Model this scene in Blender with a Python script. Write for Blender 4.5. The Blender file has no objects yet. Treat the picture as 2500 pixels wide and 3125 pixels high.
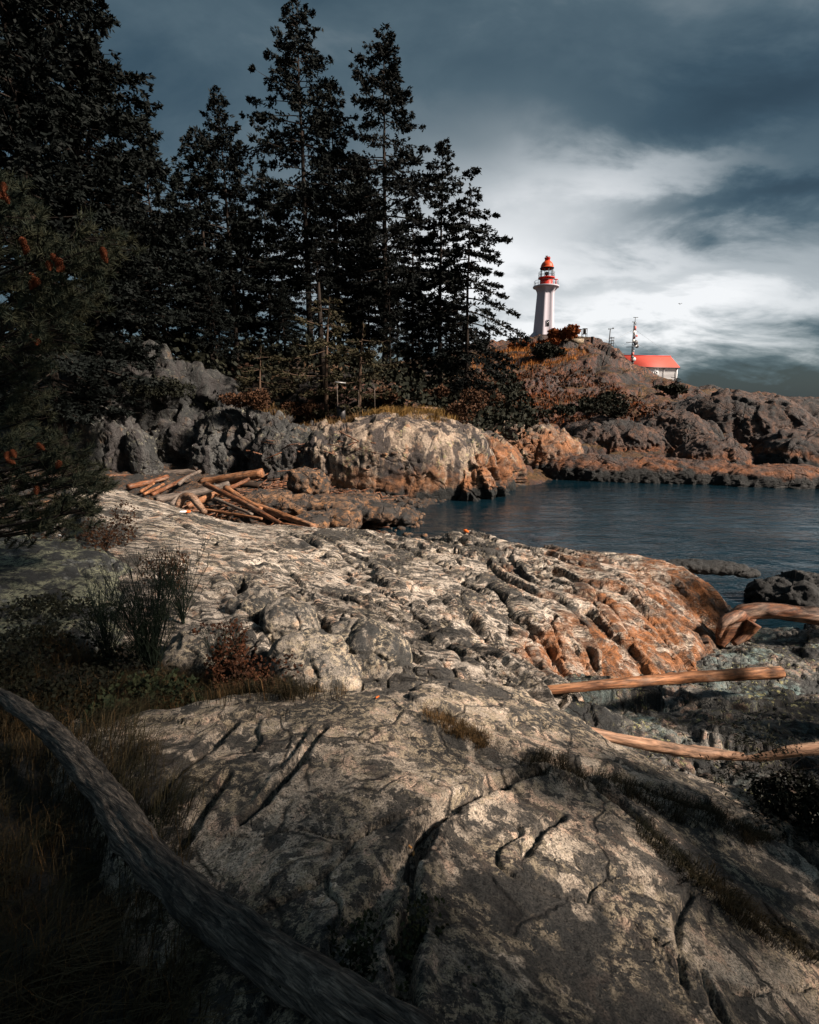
import bpy, bmesh, math, random
import numpy as np
from mathutils import Vector, Matrix

random.seed(7)
rng = np.random.default_rng(11)
SC = bpy.context.scene
COL = SC.collection
R = math.radians

# ---------------------------------------------------------------- camera
PITCH = R(12.2)
FPX = 1560.0                       # focal length in photograph pixels (2500 x 3125)
CAM = np.array([0.0, 0.0, 5.0])
cd = bpy.data.cameras.new('camera')
cam = bpy.data.objects.new('camera', cd)
COL.objects.link(cam)
cam.location = CAM
cam.rotation_euler = (math.pi / 2 - PITCH, 0, 0)
cd.sensor_fit = 'VERTICAL'
cd.sensor_height = 36.0
cd.lens = 36.0 * FPX / 3125.0
cd.clip_start = 0.05
cd.clip_end = 30000
SC.camera = cam

# ---------------------------------------------------------------- sun, sky, exposure
SUN_AZ, SUN_EL = R(110), R(36)     # clockwise from the view direction; behind the viewer to the right
SDIR = Vector((math.sin(SUN_AZ) * math.cos(SUN_EL), math.cos(SUN_AZ) * math.cos(SUN_EL), math.sin(SUN_EL)))
sl = bpy.data.lights.new('sun', 'SUN')
sl.energy = 5.0
sl.angle = R(6)
sl.color = (1.0, 0.84, 0.71)
sun = bpy.data.objects.new('sun', sl)
COL.objects.link(sun)
sun.rotation_euler = SDIR.to_track_quat('Z', 'Y').to_euler()
sun.location = (30, -20, 60)

SC.view_settings.view_transform = 'Standard'
SC.view_settings.look = 'None'
SC.view_settings.exposure = 1.25
SC.view_settings.gamma = 1.0
SC.view_settings.use_curve_mapping = False
SC.cycles.max_bounces = 5
SC.cycles.diffuse_bounces = 3
SC.cycles.glossy_bounces = 3
SC.cycles.transmission_bounces = 4
SC.cycles.transparent_max_bounces = 6
SC.cycles.use_denoising = True
SC.cycles.use_adaptive_sampling = True


class NG:
    """small helper for node trees"""
    def __init__(s, nt):
        s.nt = nt
        s.n = nt.nodes
        s.l = nt.links

    def new(s, t, **kw):
        nd = s.n.new(t)
        for k, v in kw.items():
            setattr(nd, k, v)
        return nd

    def put(s, sock, v):
        if v is None:
            return
        if hasattr(v, 'is_output') or isinstance(v, bpy.types.NodeSocket):
            s.l.new(v, sock)
        else:
            if isinstance(v, (tuple, list)) and len(v) == 3 and sock.type == 'RGBA':
                v = (*v, 1.0)
            sock.default_value = v

    def math(s, op, a, b=None, clamp=False):
        nd = s.new('ShaderNodeMath', operation=op)
        nd.use_clamp = clamp
        s.put(nd.inputs[0], a)
        s.put(nd.inputs[1], b)
        return nd.outputs[0]

    def vmath(s, op, a, b=None):
        nd = s.new('ShaderNodeVectorMath', operation=op)
        s.put(nd.inputs[0], a)
        s.put(nd.inputs[1], b)
        return nd.outputs[0]

    def noise(s, vec, scale, detail=4, rough=0.55, dist=0.0):
        nd = s.new('ShaderNodeTexNoise')
        s.put(nd.inputs['Vector'], vec)
        nd.inputs['Scale'].default_value = scale
        nd.inputs['Detail'].default_value = detail
        nd.inputs['Roughness'].default_value = rough
        nd.inputs['Distortion'].default_value = dist
        return nd.outputs[0]

    def voro(s, vec, scale, feature='F1'):
        nd = s.new('ShaderNodeTexVoronoi', feature=feature)
        s.put(nd.inputs['Vector'], vec)
        nd.inputs['Scale'].default_value = scale
        return nd.outputs[0]

    def mapping(s, vec, scale=(1, 1, 1), rot=(0, 0, 0), loc=(0, 0, 0)):
        nd = s.new('ShaderNodeMapping')
        s.put(nd.inputs['Vector'], vec)
        nd.inputs['Scale'].default_value = scale
        nd.inputs['Rotation'].default_value = rot
        nd.inputs['Location'].default_value = loc
        return nd.outputs[0]

    def ramp(s, fac, stops, interp='LINEAR'):
        nd = s.new('ShaderNodeValToRGB')
        s.put(nd.inputs[0], fac)
        cr = nd.color_ramp
        cr.interpolation = interp
        while len(cr.elements) < len(stops):
            cr.elements.new(0.5)
        for e, (p, c) in zip(cr.elements, stops):
            e.position = p
            if not isinstance(c, (tuple, list)):
                c = (c, c, c)
            e.color = (*c[:3], 1)
        return nd.outputs[0]

    def mix(s, fac, a, b, blend='MIX'):
        nd = s.new('ShaderNodeMix', data_type='RGBA', blend_type=blend)
        s.put(nd.inputs[0], fac)
        s.put(nd.inputs[6], a)
        s.put(nd.inputs[7], b)
        return nd.outputs[2]

    def sep(s, v):
        nd = s.new('ShaderNodeSeparateXYZ')
        s.put(nd.inputs[0], v)
        return nd.outputs

    def comb(s, x, y, z):
        nd = s.new('ShaderNodeCombineXYZ')
        for i, v in enumerate((x, y, z)):
            s.put(nd.inputs[i], v)
        return nd.outputs[0]

    def bump(s, h, strength=0.5, dist=0.02, normal=None):
        nd = s.new('ShaderNodeBump')
        nd.inputs['Strength'].default_value = strength
        nd.inputs['Distance'].default_value = dist
        s.put(nd.inputs['Height'], h)
        s.put(nd.inputs['Normal'], normal)
        return nd.outputs[0]


# ---- world: a physical sky almost wholly covered by storm cloud, with one thin bright patch of cloud
W = bpy.data.worlds.new('World')
SC.world = W
W.use_nodes = True
W.node_tree.nodes.clear()
g = NG(W.node_tree)
tc = g.new('ShaderNodeTexCoord')
dirv = tc.outputs['Generated']
dx, dy, dz = g.sep(dirv)
sky = g.new('ShaderNodeTexSky', sky_type='NISHITA')
sky.sun_disc = False
sky.sun_elevation = SUN_EL
sky.sun_rotation = SUN_AZ
up = g.math('MAXIMUM', dz, 0.0)
k = g.math('DIVIDE', 1.0, g.math('ADD', up, 0.34))
plane = g.comb(g.math('MULTIPLY', dx, k), g.math('MULTIPLY', dy, k), 3.7)
warp = g.noise(plane, 1.3, 4, 0.5)
n_big = g.noise(g.mapping(plane, (0.9, 1.15, 1.0), loc=(2.3, 0.4, 0)), 1.05, 5, 0.5, 0.35)
n_med = g.noise(g.mapping(plane, (1.1, 1.7, 1), loc=(0.6, 7.1, 2)), 2.5, 7, 0.58, 0.3)
az = g.math('ARCTAN2', dx, dy)
wz = g.math('SUBTRACT', n_med, 0.5)
wb = g.math('SUBTRACT', n_big, 0.5)
azw = g.math('ADD', az, g.math('MULTIPLY', wz, 0.22))
elw = g.math('ADD', dz, g.math('MULTIPLY', wz, 0.20))


def lobe(a0, e0, sa, se, amp, tilt=0.0):
    """soft patch of thin or thick cloud round a direction (azimuth, height)"""
    a = g.math('SUBTRACT', azw, a0)
    e = g.math('SUBTRACT', elw, e0)
    if tilt:
        e = g.math('SUBTRACT', e, g.math('MULTIPLY', a, tilt))
    q = g.math('ADD', g.math('POWER', g.math('ABSOLUTE', g.math('DIVIDE', a, sa)), 2.0),
               g.math('POWER', g.math('ABSOLUTE', g.math('DIVIDE', e, se)), 2.0))
    return g.math('MULTIPLY', g.math('POWER', 2.718, g.math('MULTIPLY', q, -1.0)), amp)


v = g.math('ADD', 0.328, g.math('MULTIPLY', wb, 0.50))
v = g.math('ADD', v, g.math('MULTIPLY', wz, 0.52))
for L in ((0.20, 0.25, 0.35, 0.130, 0.56, 0.0),     # bright thin cloud round the lighthouse
          (0.50, 0.145, 0.40, 0.060, 0.43, 0.0),
          (0.36, 0.345, 0.22, 0.042, 0.28, -0.15),
          (0.36, 0.185, 0.22, 0.020, -0.16, 0.05),
          (0.54, 0.400, 0.28, 0.065, -0.34, 0.10),  # dark bank, upper right
          (0.57, 0.285, 0.23, 0.036, -0.46, 0.05),  # dark bank, middle right
          (0.62, 0.015, 0.30, 0.045, -0.50, 0.0),   # murk above the sea
          (0.20, 0.62, 0.45, 0.10, 0.07, 0.2),
          (-0.35, 0.5, 0.5, 0.35, -0.06, 0.0)):
    v = g.math('ADD', v, lobe(*L))
cloud = g.ramp(v, [(0.0, (0.012, 0.030, 0.042)), (0.16, (0.030, 0.060, 0.080)), (0.30, (0.066, 0.105, 0.127)),
                   (0.46, (0.175, 0.215, 0.235)), (0.66, (0.42, 0.455, 0.475)), (0.90, (0.84, 0.85, 0.86))])
skyc = g.mix(0.95, sky.outputs[0], g.vmath('SCALE', cloud))
sc_node = skyc.node.inputs[7].links[0].from_node
sc_node.inputs['Scale'].default_value = 4.6
bg = g.new('ShaderNodeBackground')
g.put(bg.inputs[0], skyc)
bg.inputs[1].default_value = 0.10
wo = g.new('ShaderNodeOutputWorld')
g.l.new(bg.outputs[0], wo.inputs[0])

# ---------------------------------------------------------------- from photograph pixels to places
CP, SP = math.cos(PITCH), math.sin(PITCH)


def ray(px, py):
    a = (px - 1250.0) / FPX
    b = (1562.5 - py) / FPX
    return np.array([a, CP + b * SP, -SP + b * CP])


def at(px, py, Y):
    d = ray(px, py)
    return CAM + d * (Y / d[1])


def at_z(px, py, z):
    d = ray(px, py)
    return CAM + d * ((z - CAM[2]) / d[2])


def hit(px, py, zf, t0=0.7, t1=150.0, n=2500):
    d = ray(px, py)
    t = np.exp(np.linspace(math.log(t0), math.log(t1), n))
    P = CAM[None, :] + t[:, None] * d[None, :]
    below = P[:, 2] < zf(P[:, :2])
    i = int(np.argmax(below)) if below.any() else n - 1
    return P[i]


# ---------------------------------------------------------------- noise in numpy
_G = rng.normal(size=(256, 3)).astype(np.float32)
_G /= np.linalg.norm(_G, axis=1)[:, None]
_PERM = np.concatenate([rng.permutation(256)] * 4).astype(np.int32)
_J = rng.random((256, 3)).astype(np.float32)


def pn(P, seed=0):
    """gradient noise, about -0.7..0.7"""
    P = np.asarray(P, np.float32)
    F = np.floor(P)
    I = F.astype(np.int32) & 255
    fx, fy, fz = (P[:, k_] - F[:, k_] for k_ in range(3))
    ux, uy, uz = (f * f * f * (f * (f * 6 - 15) + 10) for f in (fx, fy, fz))
    s_ = (seed * 31) & 255
    X = [_PERM[I[:, 0] + s_], _PERM[((I[:, 0] + 1) & 255) + s_]]
    Yi = [I[:, 1], (I[:, 1] + 1) & 255]
    Zi = [I[:, 2], (I[:, 2] + 1) & 255]
    rz = []
    for cz in (0, 1):
        ry = []
        for cy in (0, 1):
            rx = []
            for cx in (0, 1):
                gi = _PERM[_PERM[X[cx] + Yi[cy]] + Zi[cz]]
                rx.append(_G[gi, 0] * (fx - cx) + _G[gi, 1] * (fy - cy) + _G[gi, 2] * (fz - cz))
            ry.append(rx[0] + ux * (rx[1] - rx[0]))
        rz.append(ry[0] + uy * (ry[1] - ry[0]))
    return rz[0] + uz * (rz[1] - rz[0])


def fbm(P, oct=5, seed=0, gain=0.5, lac=2.03):
    s, a, q = 0, 1.0, np.asarray(P, np.float32)
    for o in range(oct):
        s = s + a * pn(q, seed + o * 17)
        q = q * np.float32(lac) + np.float32(7.3)
        a *= gain
    return s


def ridged(P, oct=4, seed=0, gain=0.55):
    s, a, q = 0, 1.0, np.asarray(P, np.float32)
    for o in range(oct):
        s = s + a * (1 - 2.2 * np.abs(pn(q, seed + o * 17)))
        q = q * np.float32(2.1) + np.float32(3.1)
        a *= gain
    return s


def worley(P, seed=0, flat=False):
    """F1, F2, random number of the cell, offset to the cell's centre; flat: cells in plan only"""
    P = np.asarray(P, np.float32)
    F = np.floor(P)
    I = F.astype(np.int32)
    f = P - F
    n = len(P)
    f1 = np.full(n, 9.0, np.float32)
    f2 = np.full(n, 9.0, np.float32)
    cid = np.zeros(n, np.int32)
    ox = np.zeros(n, np.float32)
    oy = np.zeros(n, np.float32)
    s_ = (seed * 31) & 255
    for ax in (-1, 0, 1):
        hx = _PERM[((I[:, 0] + ax) & 255) + s_]
        for ay in (-1, 0, 1):
            hy = _PERM[hx + ((I[:, 1] + ay) & 255)]
            for az_ in ((0,) if flat else (-1, 0, 1)):
                h = _PERM[hy + ((I[:, 2] + az_) & 255)] if not flat else _PERM[hy + 7]
                vx = f[:, 0] - (ax + 0.15 + 0.7 * _J[h, 0])
                vy = f[:, 1] - (ay + 0.15 + 0.7 * _J[h, 1])
                d = vx * vx + vy * vy
                if not flat:
                    vz = f[:, 2] - (az_ + 0.15 + 0.7 * _J[h, 2])
                    d = d + vz * vz
                m1 = d < f1
                f2 = np.where(m1, f1, np.minimum(f2, d))
                cid = np.where(m1, h, cid)
                ox = np.where(m1, vx, ox)
                oy = np.where(m1, vy, oy)
                f1 = np.where(m1, d, f1)
    return np.sqrt(f1), np.sqrt(f2), (cid + 0.5) / 256.0, (ox, oy)


def sstep(a, b, x):
    t = np.clip((x - a) / (b - a), 0, 1)
    return t * t * (3 - 2 * t)


def rotz2(P, ang):
    c, s = math.cos(ang), math.sin(ang)
    return np.stack([P[:, 0] * c + P[:, 1] * s, -P[:, 0] * s + P[:, 1] * c, P[:, 2]], 1)


def blocks(P, size, aniso=(1, 1, 1), ang=0.0, seed=0, crack=0.12, depth=0.1, off=0.1, tilt=0.1, warp=0.35, flat=True):
    """jointed rock: cracks between cells, cells set a little up, down and askew"""
    q = (rotz2(P, ang) / (np.array(aniso) * size)).astype(np.float32)
    w = [fbm(q * 0.9 + 11, 3, seed + 5), fbm(q * 0.9 + 31, 3, seed + 6)]
    w.append(0 * w[0] if flat else fbm(q * 0.9 + 57, 2, seed + 7))
    q = q + warp * np.stack(w, 1)
    f1, f2, cid, o = worley(q, seed, flat)
    e = f2 - f1
    r2 = np.modf(cid * 57.31)[0] - 0.5
    r3 = np.modf(cid * 131.7)[0] - 0.5
    return -depth * (1 - sstep(0.0, crack, e)) + (cid - 0.5) * off + (o[0] * r2 + o[1] * r3) * 2 * tilt


class TPS:
    """smooth height surface through given points"""
    def __init__(s, pts, smooth=1e-3):
        p = np.array(pts, float)
        s.xy = p[:, :2]
        n = len(p)
        K = s._k(s.xy) + smooth * np.eye(n)
        A = np.zeros((n + 3, n + 3))
        A[:n, :n] = K
        A[:n, n] = 1
        A[:n, n + 1:] = s.xy
        A[n, :n] = 1
        A[n + 1:, :n] = s.xy.T
        b = np.zeros(n + 3)
        b[:n] = p[:, 2]
        s.w = np.linalg.solve(A, b)

    def _k(s, q):
        d2 = (q[:, 0][:, None] - s.xy[:, 0]) ** 2 + (q[:, 1][:, None] - s.xy[:, 1]) ** 2
        return 0.5 * d2 * np.log(d2 + 1e-9)

    def __call__(s, q):
        out = np.empty(len(q))
        n = len(s.xy)
        for i in range(0, len(q), 40000):
            c = q[i:i + 40000]
            out[i:i + 40000] = s._k(c) @ s.w[:n] + s.w[n] + c @ s.w[n + 1:]
        return out


def poly_dist(q, poly):
    """signed distance to a closed polygon, negative inside"""
    P = np.array(poly)
    n = len(P)
    d = np.full(len(q), 1e9)
    inside = np.zeros(len(q), bool)
    for i in range(n):
        a, b = P[i], P[(i + 1) % n]
        e = b - a
        w = q - a
        t = np.clip((w @ e) / (e @ e + 1e-12), 0, 1)
        d = np.minimum(d, np.hypot(w[:, 0] - t * e[0], w[:, 1] - t * e[1]))
        c = ((a[1] <= q[:, 1]) & (b[1] > q[:, 1])) | ((b[1] <= q[:, 1]) & (a[1] > q[:, 1]))
        if abs(e[1]) > 1e-12:
            xx = a[0] + (q[:, 1] - a[1]) / e[1] * e[0]
            inside ^= c & (q[:, 0] < xx)
    return np.where(inside, -d, d)


def line_dist(q, line):
    P = np.array(line)[:, :2]
    d = np.full(len(q), 1e9)
    for a, b in zip(P[:-1], P[1:]):
        e = b - a
        w = q - a
        t = np.clip((w @ e) / (e @ e + 1e-12), 0, 1)
        d = np.minimum(d, np.hypot(w[:, 0] - t * e[0], w[:, 1] - t * e[1]))
    return d


# ---------------------------------------------------------------- mesh helpers
class Buf:
    """collects triangles and quads, then becomes one mesh object"""
    def __init__(s):
        s.v, s.q, s.t, s.n = [], [], [], 0

    def add(s, v, quads=None, tris=None):
        v = np.asarray(v, float).reshape(-1, 3)
        s.v.append(v)
        if quads is not None and len(quads):
            s.q.append(np.asarray(quads, np.int64) + s.n)
        if tris is not None and len(tris):
            s.t.append(np.asarray(tris, np.int64) + s.n)
        s.n += len(v)

    def tube(s, pts, rad, sides=6, cap=True):
        P = np.asarray(pts, float)
        n = len(P)
        rad = np.broadcast_to(np.asarray(rad, float), (n,))
        T = np.gradient(P, axis=0)
        T /= np.linalg.norm(T, axis=1)[:, None] + 1e-12
        ref = np.array([0, 0, 1.0]) if abs(T[0, 2]) < 0.9 else np.array([1.0, 0, 0])
        A = np.cross(T, ref)
        A /= np.linalg.norm(A, axis=1)[:, None] + 1e-12
        B = np.cross(T, A)
        ang = np.arange(sides) * 2 * math.pi / sides
        V = P[:, None, :] + rad[:, None, None] * (np.cos(ang)[None, :, None] * A[:, None, :] + np.sin(ang)[None, :, None] * B[:, None, :])
        i = np.arange(n - 1)[:, None] * sides
        j = np.arange(sides)[None, :]
        jn = (j + 1) % sides
        Q = np.stack([i + j, i + jn, i + sides + jn, i + sides + j], 2).reshape(-1, 4)
        V = V.reshape(-1, 3)
        T3 = []
        if cap:
            V = np.concatenate([V, P[:1], P[-1:]])
            a, b = n * sides, n * sides + 1
            for q in range(sides):
                T3.append((a, (q + 1) % sides, q))
                T3.append((b, (n - 1) * sides + q, (n - 1) * sides + (q + 1) % sides))
        s.add(V, Q, T3)

    def box(s, c, size, rotz=0.0, M=None):
        x, y, z = (np.array(size) / 2)
        V = np.array([[sx * x, sy * y, sz * z] for sz in (-1, 1) for sy in (-1, 1) for sx in (-1, 1)])
        if M is not None:
            V = V @ np.array(M).T
        if rotz:
            cc, ss = math.cos(rotz), math.sin(rotz)
            V = np.stack([V[:, 0] * cc - V[:, 1] * ss, V[:, 0] * ss + V[:, 1] * cc, V[:, 2]], 1)
        s.add(V + np.array(c), [(0, 2, 3, 1), (4, 5, 7, 6), (0, 1, 5, 4), (2, 6, 7, 3), (0, 4, 6, 2), (1, 3, 7, 5)])

    def lathe(s, prof, sides=24, c=(0, 0, 0)):
        pr = np.array(prof, float)
        ang = np.arange(sides) * 2 * math.pi / sides
        V = np.stack([pr[:, 0][:, None] * np.cos(ang), pr[:, 0][:, None] * np.sin(ang), np.repeat(pr[:, 1][:, None], sides, 1)], 2).reshape(-1, 3)
        n = len(pr)
        i = np.arange(n - 1)[:, None] * sides
        j = np.arange(sides)[None, :]
        jn = (j + 1) % sides
        s.add(V + np.array(c), np.stack([i + j, i + jn, i + sides + jn, i + sides + j], 2).reshape(-1, 4))

    def mesh(s, name, smooth=False):
        me = bpy.data.meshes.new(name)
        V = np.concatenate(s.v) if s.v else np.zeros((0, 3))
        q = np.concatenate(s.q) if s.q else np.zeros((0, 4), np.int64)
        t = np.concatenate(s.t) if s.t else np.zeros((0, 3), np.int64)
        me.vertices.add(len(V))
        me.vertices.foreach_set('co', V.astype(np.float32).ravel())
        nl = len(q) * 4 + len(t) * 3
        me.loops.add(nl)
        me.loops.foreach_set('vertex_index', np.concatenate([q.ravel(), t.ravel()]).astype(np.int32))
        me.polygons.add(len(q) + len(t))
        ls = np.concatenate([np.arange(len(q)) * 4, len(q) * 4 + np.arange(len(t)) * 3]).astype(np.int32)
        me.polygons.foreach_set('loop_start', ls)
        if smooth:
            me.polygons.foreach_set('use_smooth', np.ones(len(q) + len(t), bool))
        me.update(calc_edges=True)
        me.validate()
        return me

    def build(s, name, material, parent=None, loc=(0, 0, 0), smooth=False):
        me = s.mesh(name, smooth)
        if material:
            me.materials.append(material)
        o = bpy.data.objects.new(name, me)
        COL.objects.link(o)
        o.location = loc
        if parent:
            o.parent = parent
        return o


def tag(o, label=None, cat=None, group=None, kind=None):
    if label:
        o['label'] = label
    if cat:
        o['category'] = cat
    if group:
        o['group'] = group
    if kind:
        o['kind'] = kind
    return o


def empty(name, loc, rz=0.0):
    o = bpy.data.objects.new(name, None)
    COL.objects.link(o)
    o.location = loc
    o.rotation_euler = (0, 0, rz)
    o.empty_display_size = 0.2
    return o


def copy_tree(o, parent=None):
    c = o.copy()
    COL.objects.link(c)
    c.parent = parent
    for ch in list(o.children):
        copy_tree(ch, c)
    return c


_ICO = {}


def ico(sub):
    if sub not in _ICO:
        bm = bmesh.new()
        bmesh.ops.create_icosphere(bm, subdivisions=sub, radius=1.0)
        V = np.array([v_.co[:] for v_ in bm.verts])
        T = np.array([[v_.index for v_ in f.verts] for f in bm.faces])
        bm.free()
        _ICO[sub] = (V / np.linalg.norm(V, axis=1)[:, None], T)
    return _ICO[sub]


def blob(c, rad, rot=0.0, p=2.4, sub=6, seed=0, disp=None, tiltx=0.0, tilty=0.0):
    """a rounded rock mass: superellipsoid, then pushed in and out along its normals; world coordinates"""
    D, T = ico(sub)
    r = (np.abs(D) ** p).sum(1) ** (-1.0 / p)
    U = D * r[:, None]
    rad = np.array(rad, float)
    V = U * rad
    N = np.sign(U) * np.abs(U) ** (p - 1) / rad
    N /= np.linalg.norm(N, axis=1)[:, None] + 1e-12
    M = np.array((Matrix.Rotation(rot, 3, 'Z') @ Matrix.Rotation(tiltx, 3, 'X') @ Matrix.Rotation(tilty, 3, 'Y')))
    V = V @ M.T + np.array(c)
    N = N @ M.T
    if disp is not None:
        V = V + N * disp(V)[:, None]
    return V, T


def polar(th0, th1, nth, r0, r1, nr, cx=0.0, cy=0.0):
    th = np.linspace(R(th0), R(th1), nth)
    r = np.exp(np.linspace(math.log(r0), math.log(r1), nr))
    X = cx + r[:, None] * np.sin(th)[None, :]
    Y = cy + r[:, None] * np.cos(th)[None, :]
    q = np.stack([X.ravel(), Y.ravel()], 1)
    i = np.arange(nr - 1)[:, None] * nth
    j = np.arange(nth - 1)[None, :]
    F = np.stack([i + j, i + nth + j, i + nth + j + 1, i + j + 1], 2).reshape(-1, 4)[:, ::-1]
    return q, F


def grid_normals(P, nth, nr):
    G3 = P.reshape(nr, nth, 3)
    a = np.gradient(G3, axis=0)
    b = np.gradient(G3, axis=1)
    n = np.cross(b, a)
    n /= np.linalg.norm(n, axis=2)[:, :, None] + 1e-12
    n = np.where(n[:, :, 2:3] < 0, -n, n)
    return n.reshape(-1, 3)

# ================================================================ materials
def new_mat(name):
    m = bpy.data.materials.new(name)
    m.use_nodes = True
    m.node_tree.nodes.clear()
    q = NG(m.node_tree)
    out = q.new('ShaderNodeOutputMaterial')
    bs = q.new('ShaderNodeBsdfPrincipled')
    q.l.new(bs.outputs[0], out.inputs[0])
    co = q.new('ShaderNodeTexCoord').outputs['Object']
    return m, q, bs, co


def plain(name, col, rough=0.7, var=0.25, scale=6.0, metal=0.0, bump=0.0, spec=0.3):
    m, q, bs, co = new_mat(name)
    n = q.noise(co, scale, 5, 0.6)
    c = q.mix(n, tuple(x * (1 - var) for x in col), tuple(min(1, x * (1 + var)) for x in col))
    q.put(bs.inputs['Base Color'], c)
    bs.inputs['Roughness'].default_value = rough
    bs.inputs['Metallic'].default_value = metal
    bs.inputs['Specular IOR Level'].default_value = spec
    if bump:
        q.put(bs.inputs['Normal'], q.bump(q.noise(co, scale * 4, 5, 0.6), bump, 0.02))
    return m


def rock_mat(name, light, mid, dark, sc=1.0, pink=0.3, pinkcol=(0.42, 0.25, 0.17), black=0.35, lichen=0.3,
             lichcol=(0.30, 0.29, 0.14), tide=None, streak=0.0, band=None, bump=0.6, bdist=0.02, green=0.0, world=True,
             moss=0.0, cracks=0.0, fine=0.6, grain=0.75, seam=None):
    """weathered granite: mottled greys, pink feldspar, black and yellow lichen, tide stains by height"""
    m, q, bs, co = new_mat(name)
    if world:
        geo = q.new('ShaderNodeNewGeometry')
        co = geo.outputs['Position']
    dist_ = q.vmath('ADD', co, q.vmath('SCALE', q.vmath('SUBTRACT', q.new('ShaderNodeTexNoise').outputs[1], (0.5, 0.5, 0.5))))
    tn = dist_.node.inputs[1].links[0].from_node
    tn.inputs['Scale'].default_value = 0.30 * sc
    src = tn.inputs[0].links[0].from_node.inputs[0].links[0].from_node
    q.put(src.inputs['Vector'], co)
    src.inputs['Scale'].default_value = 2.2 / sc
    src.inputs['Detail'].default_value = 3
    base = co if band is None else q.mapping(co, band[0], band[1])
    n1 = q.noise(base, 1.1 / sc, 6, 0.62, 0.4)
    n2 = q.noise(base, 5.0 / sc, 6, 0.68, 0.3)
    n3 = q.noise(base, 24.0 / sc, 5, 0.75, 0.0)
    c = q.ramp(n1, [(0.38, dark), (0.49, mid), (0.60, light)])
    c2 = q.ramp(n2, [(0.38, dark), (0.50, mid), (0.60, light)])
    c3 = q.ramp(n3, [(0.36, dark), (0.50, mid), (0.62, light)])
    c = q.mix(0.42, c, c2)
    c = q.mix(0.30, c, c3)
    if pink:
        pm = q.ramp(q.noise(dist_, 2.6 / sc, 6, 0.66, 0.6), [(0.62 - pink * 0.25, 0.0), (0.68 - pink * 0.25, 1.0)])
        c = q.mix(q.math('MULTIPLY', pm, 0.75), c, pinkcol)
    if green:
        gm = q.ramp(q.noise(dist_, 0.9 / sc, 5, 0.6, 0.4), [(0.62 - green * 0.3, 0.0), (0.74 - green * 0.3, 1.0)])
        c = q.mix(q.math('MULTIPLY', gm, 0.75), c, (0.12, 0.19, 0.185))
    if black:
        bvec = dist_ if band is None else q.vmath('ADD', base, q.vmath('SUBTRACT', dist_, co))
        bm_ = q.ramp(q.noise(bvec, 3.1 / sc, 8, 0.70, 0.2), [(0.595 - black * 0.20, 0.0), (0.615 - black * 0.20, 1.0)])
        bb = q.ramp(q.noise(co, 0.62 / sc, 6, 0.66, 0.3), [(0.585 - black * 0.14, 0.0), (0.615 - black * 0.14, 1.0)])
        bm_ = q.math('MAXIMUM', q.math('MULTIPLY', bm_, 0.85), q.math('MULTIPLY', bb, 0.92))
        c = q.mix(bm_, c, q.mix(n3, (0.005, 0.007, 0.008), (0.042, 0.045, 0.045)))
        sp = q.ramp(q.noise(co, 38.0 / sc, 4, 0.7), [(0.38, 1.0), (0.43, 0.0)])
        c = q.mix(q.math('MULTIPLY', sp, 0.8), c, (0.018, 0.019, 0.019))
    if lichen:
        lm = q.ramp(q.noise(dist_, 10.0 / sc, 7, 0.78, 0.1), [(0.575 - lichen * 0.15, 0.0), (0.60 - lichen * 0.15, 1.0)])
        lz = q.ramp(q.noise(co, 1.3 / sc, 4, 0.6), [(0.44, 0.0), (0.53, 1.0)])
        c = q.mix(q.math('MULTIPLY', q.math('MULTIPLY', lm, lz), 0.92), c, q.mix(n3, tuple(x * 0.45 for x in lichcol), tuple(min(1, x * 1.7) for x in lichcol)))
    crk = None
    if cracks:
        vd = q.voro(q.mapping(q.vmath('ADD', base, q.vmath('SUBTRACT', dist_, co)), (1, 1, 1)), cracks / sc, 'DISTANCE_TO_EDGE')
        crk = q.ramp(vd, [(0.0, 1.0), (0.03, 0.0)])
        vd2 = q.voro(q.vmath('ADD', base, q.vmath('SUBTRACT', dist_, co)), cracks * 3.7 / sc, 'DISTANCE_TO_EDGE')
        crk2 = q.math('MULTIPLY', q.ramp(vd2, [(0.0, 1.0), (0.06, 0.0)]), q.ramp(q.noise(co, 2.9 / sc, 3, 0.5), [(0.50, 0.0), (0.60, fine)]))
        crk = q.math('MAXIMUM', crk, crk2)
        ck = q.ramp(q.noise(co, 1.7 / sc, 3, 0.5), [(0.42, 0.0), (0.54, 1.0)])
        crk = q.math('MULTIPLY', crk, ck)
        c = q.mix(q.math('MULTIPLY', crk, 0.85), c, (0.012, 0.011, 0.010))
    if seam is not None:      # dark seams between the layers of the rock
        for sc_, amt in ((0.55, 0.9), (1.7, 0.75)):
            sn = q.noise(q.mapping(co, seam[0], seam[1]), sc_ / sc, 4, 0.5, 0.25)
            ln_ = q.ramp(q.math('ABSOLUTE', q.math('SUBTRACT', sn, 0.5)), [(0.0, 1.0), (0.014, 0.6), (0.03, 0.0)])
            sm_ = q.math('MULTIPLY', q.math('MULTIPLY', ln_, amt), q.ramp(q.noise(co, 1.3 / sc, 3, 0.5), [(0.42, 0.0), (0.56, 1.0)]))
            c = q.mix(sm_, c, (0.012, 0.011, 0.010))
            crk = sm_ if crk is None else q.math('MAXIMUM', crk, sm_)
    if streak:
        s1 = q.noise(q.mapping(co, (1.0, 1.0, 0.10)), 2.4 / sc, 7, 0.62, 0.5)
        sm = q.ramp(s1, [(0.47, 1.0), (0.52, 0.0)])
        c = q.mix(q.math('MULTIPLY', sm, streak), c, (0.035, 0.03, 0.03))
        s2 = q.noise(q.mapping(co, (1.0, 1.0, 0.08), loc=(4, 9, 1)), 3.4 / sc, 6, 0.6, 0.4)
        wm = q.ramp(s2, [(0.54, 0.0), (0.60, 1.0)])
        c = q.mix(q.math('MULTIPLY', wm, streak * 0.7), c, light)
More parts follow.
